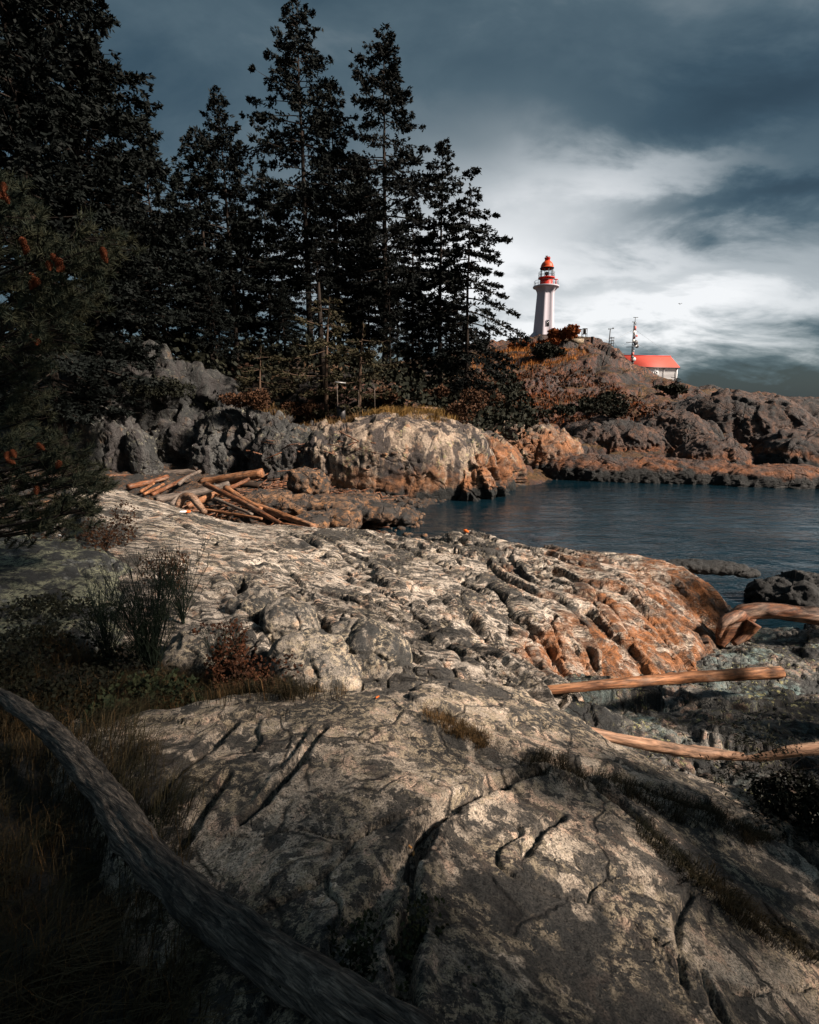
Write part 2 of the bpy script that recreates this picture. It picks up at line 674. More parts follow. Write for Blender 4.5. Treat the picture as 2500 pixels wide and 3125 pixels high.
    if tide:
        z = q.sep(co)[2]
        zn = q.math('ADD', z, q.math('MULTIPLY', q.math('SUBTRACT', q.noise(co, 0.8 / sc, 6, 0.65, 0.5), 0.5), tide.get('rag', 1.6)))
        om = q.ramp(q.math('DIVIDE', zn, 6.0), [(max(0, tide['orange'] / 6.0 - 0.03), 1.0), (tide['orange'] / 6.0 + 0.05, 0.0)])
        omn = q.ramp(q.noise(dist_, 2.2 / sc, 7, 0.66, 0.3), [(0.40, 0.10), (0.54, 1.0)])
        ocol = q.ramp(q.noise(base, 3.4 / sc, 8, 0.66), [(0.36, tuple(x * 0.30 for x in tide['col'])), (0.50, tide['col']),
                                                         (0.68, tuple(min(1, x * 1.45) for x in tide['col']))])
        c = q.mix(q.math('MULTIPLY', q.math('MULTIPLY', om, omn), 0.88), c, ocol)
        km = q.ramp(q.math('DIVIDE', zn, 6.0), [(max(0, tide['black'] / 6.0 - 0.02), 1.0), (tide['black'] / 6.0 + 0.045, 0.0)])
        c = q.mix(km, c, (0.012, 0.014, 0.014))
    if moss:
        nz = q.sep(q.new('ShaderNodeNewGeometry').outputs['Normal'])[2]
        mm = q.ramp(q.math('ADD', q.math('MULTIPLY', nz, 0.5), q.math('MULTIPLY', q.noise(co, 1.4 / sc, 6, 0.65), 0.6)),
                    [(0.80 - moss * 0.2, 0.0), (0.92 - moss * 0.2, 1.0)])
        c = q.mix(mm, c, q.ramp(q.noise(co, 12 / sc, 5, 0.7), [(0.35, (0.035, 0.028, 0.012)), (0.65, (0.13, 0.065, 0.02))]))
    gr = q.ramp(q.noise(co, 60.0 / sc, 4, 0.75), [(0.36, 1 - grain), (0.50, 1.0), (0.66, 1.0 + grain * 0.55)])
    c = q.mix(1.0, c, gr, 'MULTIPLY')
    q.put(bs.inputs['Base Color'], c)
    q.put(bs.inputs['Roughness'], q.ramp(n2, [(0.3, 0.62), (0.7, 0.9)]))
    bs.inputs['Specular IOR Level'].default_value = 0.32
    h = q.math('ADD', q.math('MULTIPLY', n2, 1.0), q.math('MULTIPLY', n3, 0.75))
    h = q.math('ADD', h, q.math('MULTIPLY', q.noise(co, 95.0 / sc, 3, 0.7), 0.22))
    if crk is not None:
        h = q.math('SUBTRACT', h, q.math('MULTIPLY', crk, 0.7))
    q.put(bs.inputs['Normal'], q.bump(h, bump, bdist))
    return m


def wood_mat(name, c_dark, c_mid, c_light, axis_scale=(14, 14, 1.2), bump=0.7, sc=1.0, grey=0.55):
    """bleached driftwood with long grain; object z runs along the log"""
    m, q, bs, co = new_mat(name)
    v_ = q.mapping(co, axis_scale)
    n = q.noise(v_, 1.0 / sc, 7, 0.65, 0.3)
    n2 = q.noise(co, 2.2 / sc, 5, 0.6, 0.3)
    c = q.ramp(n, [(0.34, c_dark), (0.50, c_mid), (0.66, c_light)])
    c = q.mix(q.ramp(n2, [(0.50, 0.0), (0.66, 0.8)]), c, tuple(x * 0.35 for x in c_dark))
    gp_ = q.ramp(q.noise(q.mapping(co, (3, 3, 0.6)), 1.3 / sc, 5, 0.65, 0.4), [(0.47, 0.0), (0.60, grey)])
    c = q.mix(gp_, c, q.ramp(n, [(0.36, (0.05, 0.042, 0.036)), (0.62, (0.26, 0.215, 0.175))]))
    fg = q.ramp(q.noise(q.mapping(co, tuple(x * 3.0 for x in axis_scale)), 1.0 / sc, 4, 0.7), [(0.38, 0.35), (0.55, 1.0), (0.7, 1.25)])
    c = q.mix(1.0, c, fg, 'MULTIPLY')
    kn = q.ramp(q.voro(q.mapping(co, (1, 1, 0.8)), 2.6 / sc), [(0.06, 1.0), (0.13, 0.0)])
    c = q.mix(q.math('MULTIPLY', kn, 0.8), c, tuple(x * 0.3 for x in c_dark))
    q.put(bs.inputs['Base Color'], c)
    bs.inputs['Roughness'].default_value = 0.72
    bs.inputs['Specular IOR Level'].default_value = 0.25
    q.put(bs.inputs['Normal'], q.bump(q.math('ADD', n, q.math('MULTIPLY', q.noise(v_, 4.0, 4, 0.7), 0.4)), bump, 0.012))
    return m


def leaf_mat(name, c1, c2, rough=0.75, scale=1.5, trans=0.0):
    m, q, bs, co = new_mat(name)
    oi = q.new('ShaderNodeObjectInfo')
    n = q.noise(co, scale, 4, 0.6)
    c = q.ramp(n, [(0.35, c1), (0.65, c2)])
    hs = q.new('ShaderNodeHueSaturation')
    q.put(hs.inputs['Value'], q.math('ADD', 0.8, q.math('MULTIPLY', oi.outputs['Random'], 0.4)))
    q.put(hs.inputs['Color'], c)
    q.put(bs.inputs['Base Color'], hs.outputs[0])
    bs.inputs['Roughness'].default_value = rough
    bs.inputs['Specular IOR Level'].default_value = 0.12
    return m


TIDE_NEAR = dict(orange=1.30, black=0.45, col=(0.30, 0.115, 0.037), rag=2.2)
TIDE_FAR = dict(orange=1.45, black=0.55, col=(0.235, 0.108, 0.048), rag=3.4)

M = {}
M['slab'] = rock_mat('slab_granite', (0.78, 0.67, 0.54), (0.36, 0.30, 0.235), (0.050, 0.050, 0.048), sc=0.5, pink=0.36,
                     pinkcol=(0.64, 0.46, 0.34), black=0.52, lichen=0.44, lichcol=(0.33, 0.275, 0.195), bump=1.0, bdist=0.022, cracks=1.1, grain=0.85)
M['outcrop'] = rock_mat('outcrop_granite', (0.80, 0.72, 0.62), (0.52, 0.45, 0.37), (0.05, 0.046, 0.044), sc=0.8, pink=0.30,
                        pinkcol=(0.58, 0.38, 0.26), black=0.46, lichen=0.24, lichcol=(0.36, 0.31, 0.23),
                        tide=TIDE_NEAR, seam=((0.22, 3.6, 1.8), (0, 0, R(53))), band=((0.6, 3.0, 1.6), (0, 0, R(53))), bump=1.0, bdist=0.045, cracks=1.0)
M['hump'] = rock_mat('hump_granite', (0.24, 0.25, 0.24), (0.11, 0.12, 0.12), (0.030, 0.038, 0.042), sc=0.6, pink=0.05, black=0.70,
                     lichen=0.70, lichcol=(0.24, 0.25, 0.17), bump=1.0, bdist=0.022, cracks=0.9)
M['ledge'] = rock_mat('ledge_greenstone', (0.27, 0.25, 0.22), (0.13, 0.13, 0.12), (0.032, 0.037, 0.039), sc=0.8, pink=0.36,
                      pinkcol=(0.36, 0.235, 0.17), black=0.35, lichen=0.1, green=0.45, seam=((0.5, 2.6, 1.6), (0, 0, R(15))), bump=1.0, bdist=0.03, cracks=1.6)
M['boulder'] = rock_mat('boulder_granite', (0.48, 0.42, 0.34), (0.17, 0.155, 0.135), (0.032, 0.034, 0.036), sc=0.45, pink=0.2,
                        pinkcol=(0.45, 0.32, 0.22), black=0.48, lichen=0.40, lichcol=(0.35, 0.30, 0.22), bump=1.0, bdist=0.018)
M['dome'] = rock_mat('dome_granite', (0.48, 0.385, 0.295), (0.19, 0.143, 0.107), (0.032, 0.025, 0.021), sc=2.0, pink=0.3,
                     pinkcol=(0.40, 0.24, 0.15), black=0.12, lichen=0.1, tide=TIDE_FAR, streak=0.9, bump=1.0, bdist=0.13, cracks=0.8)
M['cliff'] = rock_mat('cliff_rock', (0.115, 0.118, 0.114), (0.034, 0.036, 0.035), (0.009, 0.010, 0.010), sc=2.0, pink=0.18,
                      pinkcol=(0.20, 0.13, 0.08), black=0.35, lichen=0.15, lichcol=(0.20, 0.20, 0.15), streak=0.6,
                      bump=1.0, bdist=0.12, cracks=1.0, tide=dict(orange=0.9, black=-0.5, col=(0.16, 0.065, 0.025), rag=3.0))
M['cliff_dark'] = rock_mat('shaded_cliff_rock', (0.075, 0.078, 0.075), (0.026, 0.028, 0.028), (0.006, 0.007, 0.007), sc=2.0, pink=0.1,  # darker copy of the cliff rock: its shade is put into the colour
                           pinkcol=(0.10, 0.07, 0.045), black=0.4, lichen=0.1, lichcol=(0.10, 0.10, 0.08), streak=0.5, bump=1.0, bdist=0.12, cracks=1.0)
M['shore'] = rock_mat('shore_rock', (0.155, 0.098, 0.074), (0.038, 0.022, 0.016), (0.007, 0.005, 0.005), sc=2.6, pink=0.3,
                      pinkcol=(0.15, 0.075, 0.045), black=0.30, lichen=0.0, tide=dict(TIDE_FAR, orange=1.3, black=0.75, col=(0.19, 0.070, 0.024), rag=3.2),
                      streak=0.6, bump=1.0, bdist=0.18, cracks=0.9)
M['hill'] = rock_mat('hill_ground', (0.15, 0.075, 0.04), (0.06, 0.034, 0.02), (0.016, 0.014, 0.011), sc=4.0, pink=0.35,
                     pinkcol=(0.17, 0.075, 0.03), black=0.6, lichen=0.0, bump=0.9, bdist=0.2)
M['hillrock'] = rock_mat('hill_rock', (0.19, 0.105, 0.083), (0.060, 0.032, 0.025), (0.010, 0.007, 0.006), sc=3.6, pink=0.42,
                         pinkcol=(0.28, 0.155, 0.10), black=0.35, lichen=0.0, streak=0.6, bump=1.0, bdist=0.25, moss=0.35, cracks=0.8)
M['flank'] = rock_mat('flank_granite', (0.46, 0.36, 0.28), (0.19, 0.14, 0.105), (0.035, 0.028, 0.025), sc=2.0, pink=0.3,
                      pinkcol=(0.36, 0.19, 0.10), black=0.25, lichen=0.05, tide=dict(orange=2.7, black=0.6, col=(0.25, 0.105, 0.042), rag=4.0), streak=0.6, bump=1.0, bdist=0.13, cracks=0.9)
M['headland'] = rock_mat('headland_rock', (0.17, 0.083, 0.060), (0.044, 0.020, 0.014), (0.008, 0.005, 0.004), sc=3.6, pink=0.45,
                         pinkcol=(0.19, 0.080, 0.038), black=0.35, lichen=0.0, streak=0.3, bump=1.0, bdist=0.25, moss=0.42, cracks=0.8)
M['beach'] = rock_mat('beach_shingle', (0.12, 0.075, 0.046), (0.05, 0.031, 0.020), (0.012, 0.010, 0.009), sc=0.8, pink=0.3,
                      pinkcol=(0.24, 0.12, 0.055), black=0.5, lichen=0.0, bump=1.0, bdist=0.06)
M['beachrock'] = rock_mat('beach_rock', (0.25, 0.155, 0.095), (0.105, 0.064, 0.04), (0.02, 0.016, 0.014), sc=1.2, pink=0.4,
                          pinkcol=(0.30, 0.15, 0.065), black=0.45, lichen=0.0, bump=1.0, bdist=0.06, cracks=1.2)
M['soil'] = rock_mat('soil', (0.05, 0.036, 0.022), (0.022, 0.018, 0.013), (0.008, 0.008, 0.007), sc=0.5, pink=0.0, black=0.4,
                     lichen=0.0, bump=1.0, bdist=0.03)
M['wetrock'] = rock_mat('wet_rock', (0.03, 0.03, 0.028), (0.014, 0.015, 0.015), (0.006, 0.007, 0.007), sc=0.7, pink=0.0, black=0.3,
                        lichen=0.0, bump=1.0, bdist=0.03)

M['drift_orange'] = wood_mat('driftwood_orange', (0.10, 0.040, 0.018), (0.27, 0.118, 0.052), (0.40, 0.20, 0.10))
M['drift_red'] = wood_mat('driftwood_red', (0.06, 0.022, 0.011), (0.16, 0.062, 0.028), (0.27, 0.12, 0.055))
M['drift_pale'] = wood_mat('driftwood_pale', (0.15, 0.085, 0.05), (0.32, 0.185, 0.115), (0.46, 0.29, 0.19))
M['drift_grey'] = wood_mat('driftwood_grey', (0.055, 0.045, 0.038), (0.13, 0.105, 0.088), (0.23, 0.185, 0.15))
M['log_near'] = wood_mat('driftwood_charcoal', (0.014, 0.014, 0.014), (0.085, 0.076, 0.066), (0.28, 0.23, 0.18), (80, 80, 4.5), 1.0)
M['cutend'] = plain('sawn_end', (0.46, 0.20, 0.05), 0.8, 0.25, 9)
M['darkend'] = plain('hollow_end', (0.02, 0.012, 0.008), 0.9, 0.3, 9)

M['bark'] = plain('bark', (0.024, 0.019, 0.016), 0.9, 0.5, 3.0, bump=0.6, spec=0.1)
M['bark_lit'] = plain('bark_lit_tone', (0.075, 0.05, 0.035), 0.9, 0.5, 3.0, bump=0.6, spec=0.1)  # brighter copy of bark, the light on it put into the colour
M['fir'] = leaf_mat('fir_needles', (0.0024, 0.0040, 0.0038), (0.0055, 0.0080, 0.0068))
M['fir_back'] = leaf_mat('fir_needles_dark', (0.006, 0.010, 0.010), (0.012, 0.018, 0.017))
M['layer'] = leaf_mat('pine_layer_needles', (0.014, 0.014, 0.008), (0.034, 0.029, 0.014))
M['pine'] = leaf_mat('pine_needles', (0.026, 0.040, 0.031), (0.074, 0.074, 0.043), scale=5)
M['cone'] = plain('pine_cone', (0.15, 0.042, 0.015), 0.8, 0.5, 30)
M['bush_dark'] = leaf_mat('bush_dark', (0.007, 0.009, 0.007), (0.018, 0.019, 0.011), scale=3)
M['bush_brown'] = leaf_mat('bush_brown', (0.030, 0.016, 0.010), (0.075, 0.036, 0.018), scale=3)
M['bush_rust'] = leaf_mat('bush_rust', (0.09, 0.026, 0.010), (0.25, 0.075, 0.018), scale=3)
M['bush_red'] = leaf_mat('bush_red', (0.022, 0.013, 0.009), (0.095, 0.036, 0.017), scale=8)
M['broom'] = leaf_mat('broom_stems', (0.010, 0.018, 0.014), (0.022, 0.032, 0.020), scale=8)
M['leaf_green'] = leaf_mat('leaf_green', (0.012, 0.019, 0.010), (0.030, 0.035, 0.016), scale=8)
M['grass_dark'] = leaf_mat('grass_dark', (0.018, 0.020, 0.011), (0.062, 0.044, 0.022), scale=3)
M['grass_dry'] = leaf_mat('grass_dry', (0.055, 0.036, 0.016), (0.17, 0.10, 0.042), scale=3)
M['grass_gold'] = leaf_mat('grass_gold', (0.10, 0.062, 0.02), (0.26, 0.155, 0.05), scale=1)
M['grass_orange'] = leaf_mat('grass_orange', (0.16, 0.055, 0.012), (0.36, 0.14, 0.03), scale=0.6)

M['white'] = plain('white_render', (0.40, 0.38, 0.43), 0.7, 0.05, 1.5)
M['white_board'] = plain('white_board', (0.78, 0.80, 0.82), 0.7, 0.06, 2)
M['red'] = plain('red_paint', (0.46, 0.018, 0.007), 0.5, 0.12, 2)
M['orange'] = plain('orange_paint', (0.46, 0.052, 0.007), 0.5, 0.12, 2)
M['roof_red'] = plain('red_roofing', (0.42, 0.050, 0.030), 0.65, 0.22, 1.2)
M['dark_metal'] = plain('dark_metal', (0.03, 0.03, 0.032), 0.5, 0.2, 4, metal=0.3)
M['rail'] = plain('rail_metal', (0.10, 0.09, 0.09), 0.5, 0.2, 4, metal=0.3)
M['grey_metal'] = plain('grey_metal', (0.28, 0.28, 0.28), 0.5, 0.2, 4, metal=0.4)
M['pink_paint'] = plain('faded_red_paint', (0.50, 0.13, 0.11), 0.6, 0.15, 4)
M['black_glass'] = plain('dark_window', (0.008, 0.012, 0.014), 0.1, 0.1, 4, spec=0.6)
M['stone'] = rock_mat('wall_stone', (0.42, 0.34, 0.25), (0.26, 0.20, 0.14), (0.08, 0.06, 0.045), sc=0.7, pink=0.2, black=0.3,
                      lichen=0.2, bump=0.8, bdist=0.03)
M['litter_white'] = plain('white_plastic', (0.8, 0.82, 0.82), 0.4, 0.05, 8)
M['litter_orange'] = plain('orange_plastic', (0.8, 0.14, 0.02), 0.5, 0.1, 8)
M['chip'] = plain('wood_chip', (0.58, 0.29, 0.10), 0.8, 0.25, 30)
M['redleaf'] = plain('orange_leaf', (0.6, 0.12, 0.015), 0.7, 0.3, 20)

m, q, bs, co = new_mat('lantern_glass')
bs.inputs['Base Color'].default_value = (0.9, 0.95, 0.97, 1)
bs.inputs['Roughness'].default_value = 0.02
bs.inputs['Transmission Weight'].default_value = 1.0
bs.inputs['IOR'].default_value = 1.02
M['glass'] = m

# sea water: dark, glossy, ruffled
m, q, bs, co = new_mat('sea_water')
wv = q.mapping(co, (0.55, 1.5, 1.0), (0, 0, R(-8)))
w1 = q.noise(wv, 0.95, 4, 0.55, 0.5)
w1 = q.math('SUBTRACT', 1.0, q.math('MULTIPLY', q.math('ABSOLUTE', q.math('SUBTRACT', w1, 0.5)), 3.0))
w2 = q.noise(wv, 3.2, 4, 0.6, 0.3)
w3 = q.noise(wv, 0.30, 3, 0.5, 0.2)
calm = q.ramp(q.noise(co, 0.16, 3, 0.5), [(0.38, 0.35), (0.62, 1.0)])
hh = q.math('ADD', q.math('MULTIPLY', q.math('ADD', w1, q.math('MULTIPLY', w2, 0.5)), calm), q.math('MULTIPLY', w3, 1.2))
q.put(bs.inputs['Normal'], q.bump(hh, 1.0, 0.06))
bs.inputs['Base Color'].default_value = (0.0025, 0.011, 0.017, 1)
bs.inputs['Roughness'].default_value = 0.06
bs.inputs['IOR'].default_value = 1.33
M['water'] = m

# ================================================================ the setting: sea, rock, hill
def structure(buf, name, material, label, smooth=True):
    o = buf.build(name, material, smooth=smooth)
    return tag(o, label, None, None, 'structure')


# ---- sea, out to the horizon
q_, F_ = polar(-75, 75, 320, 5.0, 60.0, 240)
P3 = np.column_stack([q_, np.zeros(len(q_))])
amp = np.exp(-np.maximum(0, np.hypot(q_[:, 0], q_[:, 1]) - 40) / 15.0)
wq = np.column_stack([q_[:, 0] * 0.55 + 0.1 * q_[:, 1], q_[:, 1] * 1.25, np.zeros(len(q_))])
P3[:, 2] = (fbm(wq * 1.2, 4, 900, 0.5) * 0.030 + pn(wq * 0.22 + 4, 931) * 0.03) * amp
b = Buf()
b.add(P3, F_)
q2, F2 = polar(-100, 100, 120, 59.8, 14000.0, 60)
b.add(np.column_stack([q2, np.full(len(q2), -0.01)]), F2)
structure(b, 'sea', M['water'], 'dark teal ruffled sea water of the cove')


def world_pts(lst):
    out = []
    for p in lst:
        if len(p) == 4:          # a world point (x, y, z, 'w')
            out.append(p[:3])
        else:
            out.append(tuple(at(*p)))
    return out


def xy(lst):
    return [tuple(at(*p)[:2]) if len(p) == 3 else p for p in lst]


# ---- foreground slab
A_T = TPS(world_pts([
    (1250, 3125, 1.03), (1250, 2800, 1.40), (1250, 2600, 1.75), (1250, 2400, 2.2), (1250, 2250, 2.7), (1250, 2150, 3.25),
    (1400, 2085, 3.75), (1560, 2122, 3.75), (1000, 2145, 3.25), (800, 2155, 3.2), (600, 2175, 3.1), (1000, 2300, 2.5), (1000, 2550, 1.85), (1000, 2800, 1.42),
    (350, 2230, 2.9), (450, 2480, 2.1), (600, 2700, 1.68), (850, 2900, 1.33), (1700, 2200, 3.45), (1900, 2330, 3.0),
    (2200, 2450, 2.8), (2500, 2580, 2.6), (2500, 2900, 1.85), (2000, 2700, 1.85), (2000, 3000, 1.35), (1600, 2500, 2.1),
    (1600, 2900, 1.38), (2500, 3125, 1.5), (0, -1.5, 3.35, 'w'), (-3, -1, 3.1, 'w'), (3, -1, 2.75, 'w'), (5, 2, 1.7, 'w'), (5, -1, 2.1, 'w'),
    (-1, 4.6, 2.45, 'w'), (0.3, 4.6, 2.45, 'w'), (2.2, 4.6, 2.1, 'w'), (4, 4, 1.75, 'w'), (-3.5, 3.5, 2.6, 'w'), (-4, 1, 2.8, 'w')]), 3e-3)
zA = lambda p: A_T(p)


def gline(lst, zf):
    return [hit(px, py, zf)[:2] for px, py in lst]


GROOVES = [  # photograph line, half width, depth
    ([(985, 2235), (900, 2350), (800, 2475), (740, 2530)], 0.040, 0.12),
    ([(930, 2260), (860, 2340)], 0.025, 0.06),
    ([(700, 2215), (640, 2280), (545, 2360), (440, 2490)], 0.055, 0.12),
    ([(690, 2380), (640, 2450), (565, 2570), (520, 2640)], 0.040, 0.10),
    ([(1660, 2366), (1490, 2412), (1360, 2477), (1285, 2560), (1255, 2650), (1262, 2800), (1235, 2950), (1240, 3100)], 0.050, 0.14),
    ([(1285, 2570), (1130, 2800), (1000, 2950), (850, 3050)], 0.09, 0.10),
    ([(1714, 2500), (1656, 2542), (1600, 2605)], 0.028, 0.05),
    ([(1700, 2350), (1815, 2404), (1975, 2535), (2120, 2680), (2337, 2825), (2500, 2933)], 0.055, 0.14),
    ([(1300, 2172), (1467, 2245), (1685, 2339), (1902, 2385), (2156, 2460), (2400, 2560), (2500, 2640)], 0.10, 0.13),
    ([(1870, 2708), (2000, 2704), (2120, 2690)], 0.014, 0.04),
    ([(2108, 2730), (2062, 2825), (2083, 3006)], 0.022, 0.06),
    ([(2140, 2960), (2206, 3125)], 0.03, 0.08),
    ([(1400, 2300), (1250, 2240), (1050, 2230)], 0.016, 0.035),
    ([(2062, 2880), (1960, 2900), (1880, 2880)], 0.012, 0.03),
    ([(740, 2175), (830, 2195), (860, 2190)], 0.03, 0.08),
    ([(2500, 3030), (2300, 3050), (2230, 3030)], 0.016, 0.05),
]
GW = [(gline(l, zA), w * 0.55, d * 0.85) for l, w, d in GROOVES]
A_POLY = [at(*p)[:2] for p in [(230, 2190, 3.25), (420, 2180, 3.25), (700, 2155, 3.4), (1000, 2140, 3.5), (1250, 2120, 3.6), (1380, 2080, 4.0), (1540, 2112, 3.95),
                               (1700, 2195, 3.75), (1950, 2325, 3.3), (2300, 2470, 3.05), (2560, 2570, 2.9)]] + \
         [(4.6, 2.2), (5.0, -2.0), (-0.6, -2.0), (-0.55, 0.9)] + [at(*p)[:2] for p in [(520, 2850, 1.45), (330, 2480, 2.1), (240, 2300, 2.6)]]

NTH, NR = 460, 370
q_, F_ = polar(-62, 66, NTH, 0.55, 6.4, NR)
Z = zA(q_)
sd = poly_dist(q_, A_POLY)
P3 = np.column_stack([q_, Z])
jit = fbm(P3 * 4.0, 4, 40) * 0.05
sd = sd + jit * 2.0
Z = Z - 0.95 * np.clip(sd + 0.05, 0, None) ** 1.0 * sstep(-0.05, 0.25, sd) - 0.10 * sstep(-0.10, 0.22, sd)
wob = fbm(P3 * 5.0, 5, 47, 0.65) * 1.3
for ln, w, d in GW:
    dd = line_dist(q_, ln) + wob * w * 0.9
    Z = Z - d * np.exp(-(np.clip(dd, 0, None) / w) ** 2) * (0.75 + 0.5 * fbm(P3 * 6, 2, 52)) + 0.22 * d * np.exp(-((dd - 2.2 * w) / (1.3 * w)) ** 2)
P3 = np.column_stack([q_, Z])
rel = fbm(P3 * 1.1, 3, 60) * 0.05 + fbm(P3 * 5.0, 5, 61, 0.55) * 0.014
rel = rel + blocks(P3, 0.85, (1.5, 1, 1), 0.5, 63, 0.020, 0.030, 0.025, 0.02, 0.6)
st = ridged(rotz2(P3, -0.62) * np.array([1.3, 6.0, 3.0]) + 0.5 * fbm(P3 * 2, 3, 66)[:, None], 3, 64)
rel = rel + 0.016 * st * sstep(-0.1, 0.4, pn(P3 * 0.9, 67) + 0.1)
pit = np.clip(pn(P3 * 16, 70) - 0.12, 0, 1)
rel = rel - 0.02 * pit + fbm(P3 * 26, 3, 71, 0.6) * 0.007
P3[:, 2] += rel
b = Buf()
keep = (P3[F_, 2].max(1) > 1.2)
b.add(P3, F_[keep])
structure(b, 'rock_slab', M['slab'], 'broad lichen-mottled granite slab filling the foreground, split by dark grooves')

# ---- soil and grass bank on the left, and the hollow between the slab and the outcrop
S_T = TPS(world_pts([(0, 3125, 1.22), (500, 3125, 1.08), (0, 2700, 1.75), (0, 2400, 2.5), (0, 2150, 3.5), (300, 2100, 3.85), (600, 2120, 3.8),
                     (1000, 2160, 3.75), (1250, 2140, 3.9), (300, 1980, 4.6), (0, 1900, 5.0), (300, 2500, 2.15), (350, 2800, 1.55), (700, 2900, 1.40),
                     (-6, 1, 3.1, 'w'), (-7, 6, 3.0, 'w'), (-9, 10, 3.1, 'w'), (1.5, 4.4, 2.1, 'w'), (3, 4, 1.6, 'w'), (0, -1, 3.15, 'w'), (4, -1, 2.3, 'w'),
                     (-2, 7, 2.0, 'w'), (-4, 9, 2.2, 'w'), (-6, 12, 2.2, 'w'), (-12, 16, 3.0, 'w'), (-11, 3, 3.3, 'w')]), 3e-3)
q_, F_ = polar(-85, 30, 180, 0.6, 20.0, 150)
P3 = np.column_stack([q_, S_T(q_)])
P3[:, 2] += fbm(P3 * 1.6, 4, 80) * 0.08 + fbm(P3 * 7, 4, 81) * 0.03 - 0.10 - 3.0 * sstep(1.2, 3.2, q_[:, 0] + 0.15 * q_[:, 1]) - 4.0 * sstep(13, 18, q_[:, 1]) \
    - 3 * sstep(6.0, 7.5, q_[:, 1] + 0.3 * q_[:, 0])
b = Buf()
b.add(P3, F_)
structure(b, 'ground', M['soil'], 'dark soil bank under the grass and shrubs at left')

# ---- middle outcrop running down to the cove
B_T = TPS(world_pts([
    (310, 1490, 12.5), (450, 1525, 11.8), (620, 1590, 10.8), (800, 1622, 11.2), (880, 1606, 12.0), (1000, 1625, 12.2), (1100, 1642, 12.3), (1300, 1668, 12.5), (1400, 1656, 12.9), (1640, 1690, 12.5),
    (1900, 1717, 11.8), (2050, 1748, 11.1), (2130, 1800, 10.9), (2200, 1862, 10.6), (2190, 1960, 9.6), (1950, 2010, 7.8), (1750, 2060, 7.0), (1700, 2100, 6.2),
    (1300, 1850, 7.2), (1500, 1800, 8.9), (1700, 1780, 9.8), (1900, 1830, 9.2), (2050, 1900, 9.0), (1100, 1750, 8.6), (800, 1750, 7.6), (1600, 2000, 7.1), (1750, 1950, 7.6), (1450, 2000, 6.1), (1450, 1900, 7.2),
    (1650, 1880, 8.0), (700, 1850, 6.0), (600, 1700, 8.2), (450, 1600, 9.6), (1250, 2060, 4.4), (1400, 2080, 4.5), (1000, 1950, 5.2), (800, 1950, 5.0), (1150, 1980, 5.1),
    (600, 2000, 4.8), (420, 1900, 5.4), (400, 1800, 6.2), (330, 1620, 9.2), (1580, 2110, 4.6), (1000, 2080, 4.5),
    (-9, 14, 1.6, 'w'), (-5, 14, 1.2, 'w'), (0, 15, -0.6, 'w'), (4, 15, -0.8, 'w'), (8, 11.5, -0.8, 'w'), (8, 8.5, -0.3, 'w'), (4.5, 6.0, 0.3, 'w'), (3, 4.9, 0.9, 'w'),
    (-4, 4.0, 2.0, 'w'), (0, 3.7, 2.2, 'w'), (2, 3.9, 1.6, 'w')]), 4e-3)
zB = lambda p: B_T(p)
B_POLY = xy([(200, 1480, 13.3), (450, 1515, 13), (640, 1580, 12.2), (800, 1612, 12.6), (890, 1596, 13.2), (1100, 1632, 13.3), (1300, 1660, 13.4), (1400, 1645, 13.8),
             (1640, 1680, 13.5), (1900, 1705, 12.8), (2080, 1740, 12.0), (2240, 1850, 11.2), (2300, 1930, 10.0), (2000, 2030, 7.4), (1760, 2085, 6.2),
             (1690, 2130, 5.2), (1600, 2130, 4.3), (1400, 2110, 3.8), (1250, 2110, 3.9), (1000, 2110, 4.1), (640, 2070, 4.4), (420, 1980, 4.9), (350, 1800, 6.0), (260, 1650, 9)])
BTH, BR = 540, 450
q_, F_ = polar(-45, 46, BTH, 3.2, 16.5, BR)
Z = zB(q_)
P0 = np.column_stack([q_, Z])
sd = poly_dist(q_, B_POLY) + fbm(P0 * 1.2, 4, 101) * 0.35
Z = Z - 0.9 * np.clip(sd, 0, None) - 0.35 * sstep(-0.15, 0.5, sd)
# long open joints following the grain of the rock
JOINTS = [([(560, 1740), (700, 1742), (830, 1728), (1000, 1715)], 0.10, 0.22), ([(640, 1660), (760, 1690), (900, 1700)], 0.06, 0.12),
          ([(480, 1570), (620, 1640), (700, 1650)], 0.07, 0.12), ([(720, 1790), (830, 1960), (900, 2050)], 0.10, 0.30),
          ([(980, 1900), (1000, 2000), (1010, 2080)], 0.06, 0.16), ([(880, 1640), (1100, 1750), (1300, 1860), (1480, 2040)], 0.10, 0.22),
          ([(1250, 1700), (1480, 1800), (1600, 1920), (1640, 2050)], 0.10, 0.22), ([(1330, 1690), (1600, 1740), (1850, 1850), (1900, 1960)], 0.09, 0.20),
          ([(1270, 1660), (1420, 1690), (1560, 1720), (1700, 1740)], 0.08, 0.16), ([(900, 1850), (1050, 1870), (1200, 1960)], 0.05, 0.10),
          ([(1100, 1850), (1250, 1880), (1340, 1960), (1420, 2050)], 0.06, 0.12), ([(1150, 2010), (1260, 2060), (1380, 2060)], 0.06, 0.10)]
for l, w, d in JOINTS:
    w = w * 0.75
    dd = line_dist(q_, gline(l, zB)) + fbm(P0 * 2.2, 3, 103) * w * 1.6
    Z = Z - d * np.exp(-(np.clip(dd, 0, None) / w) ** 2) + 0.3 * d * np.exp(-((dd - 2.4 * w) / (1.5 * w)) ** 2)
P3 = np.column_stack([q_, Z])
rough = sstep(-3.2, 0.6, q_[:, 0] + 0.10 * (q_[:, 1] - 8)) * 0.85 + 0.15
ANG = math.atan2(-0.80, 0.60)
qs = rotz2(P3, ANG) + 0.55 * np.stack([fbm(P3 * 0.5, 3, 110), fbm(P3 * 0.5 + 9, 3, 111), 0 * Z], 1)
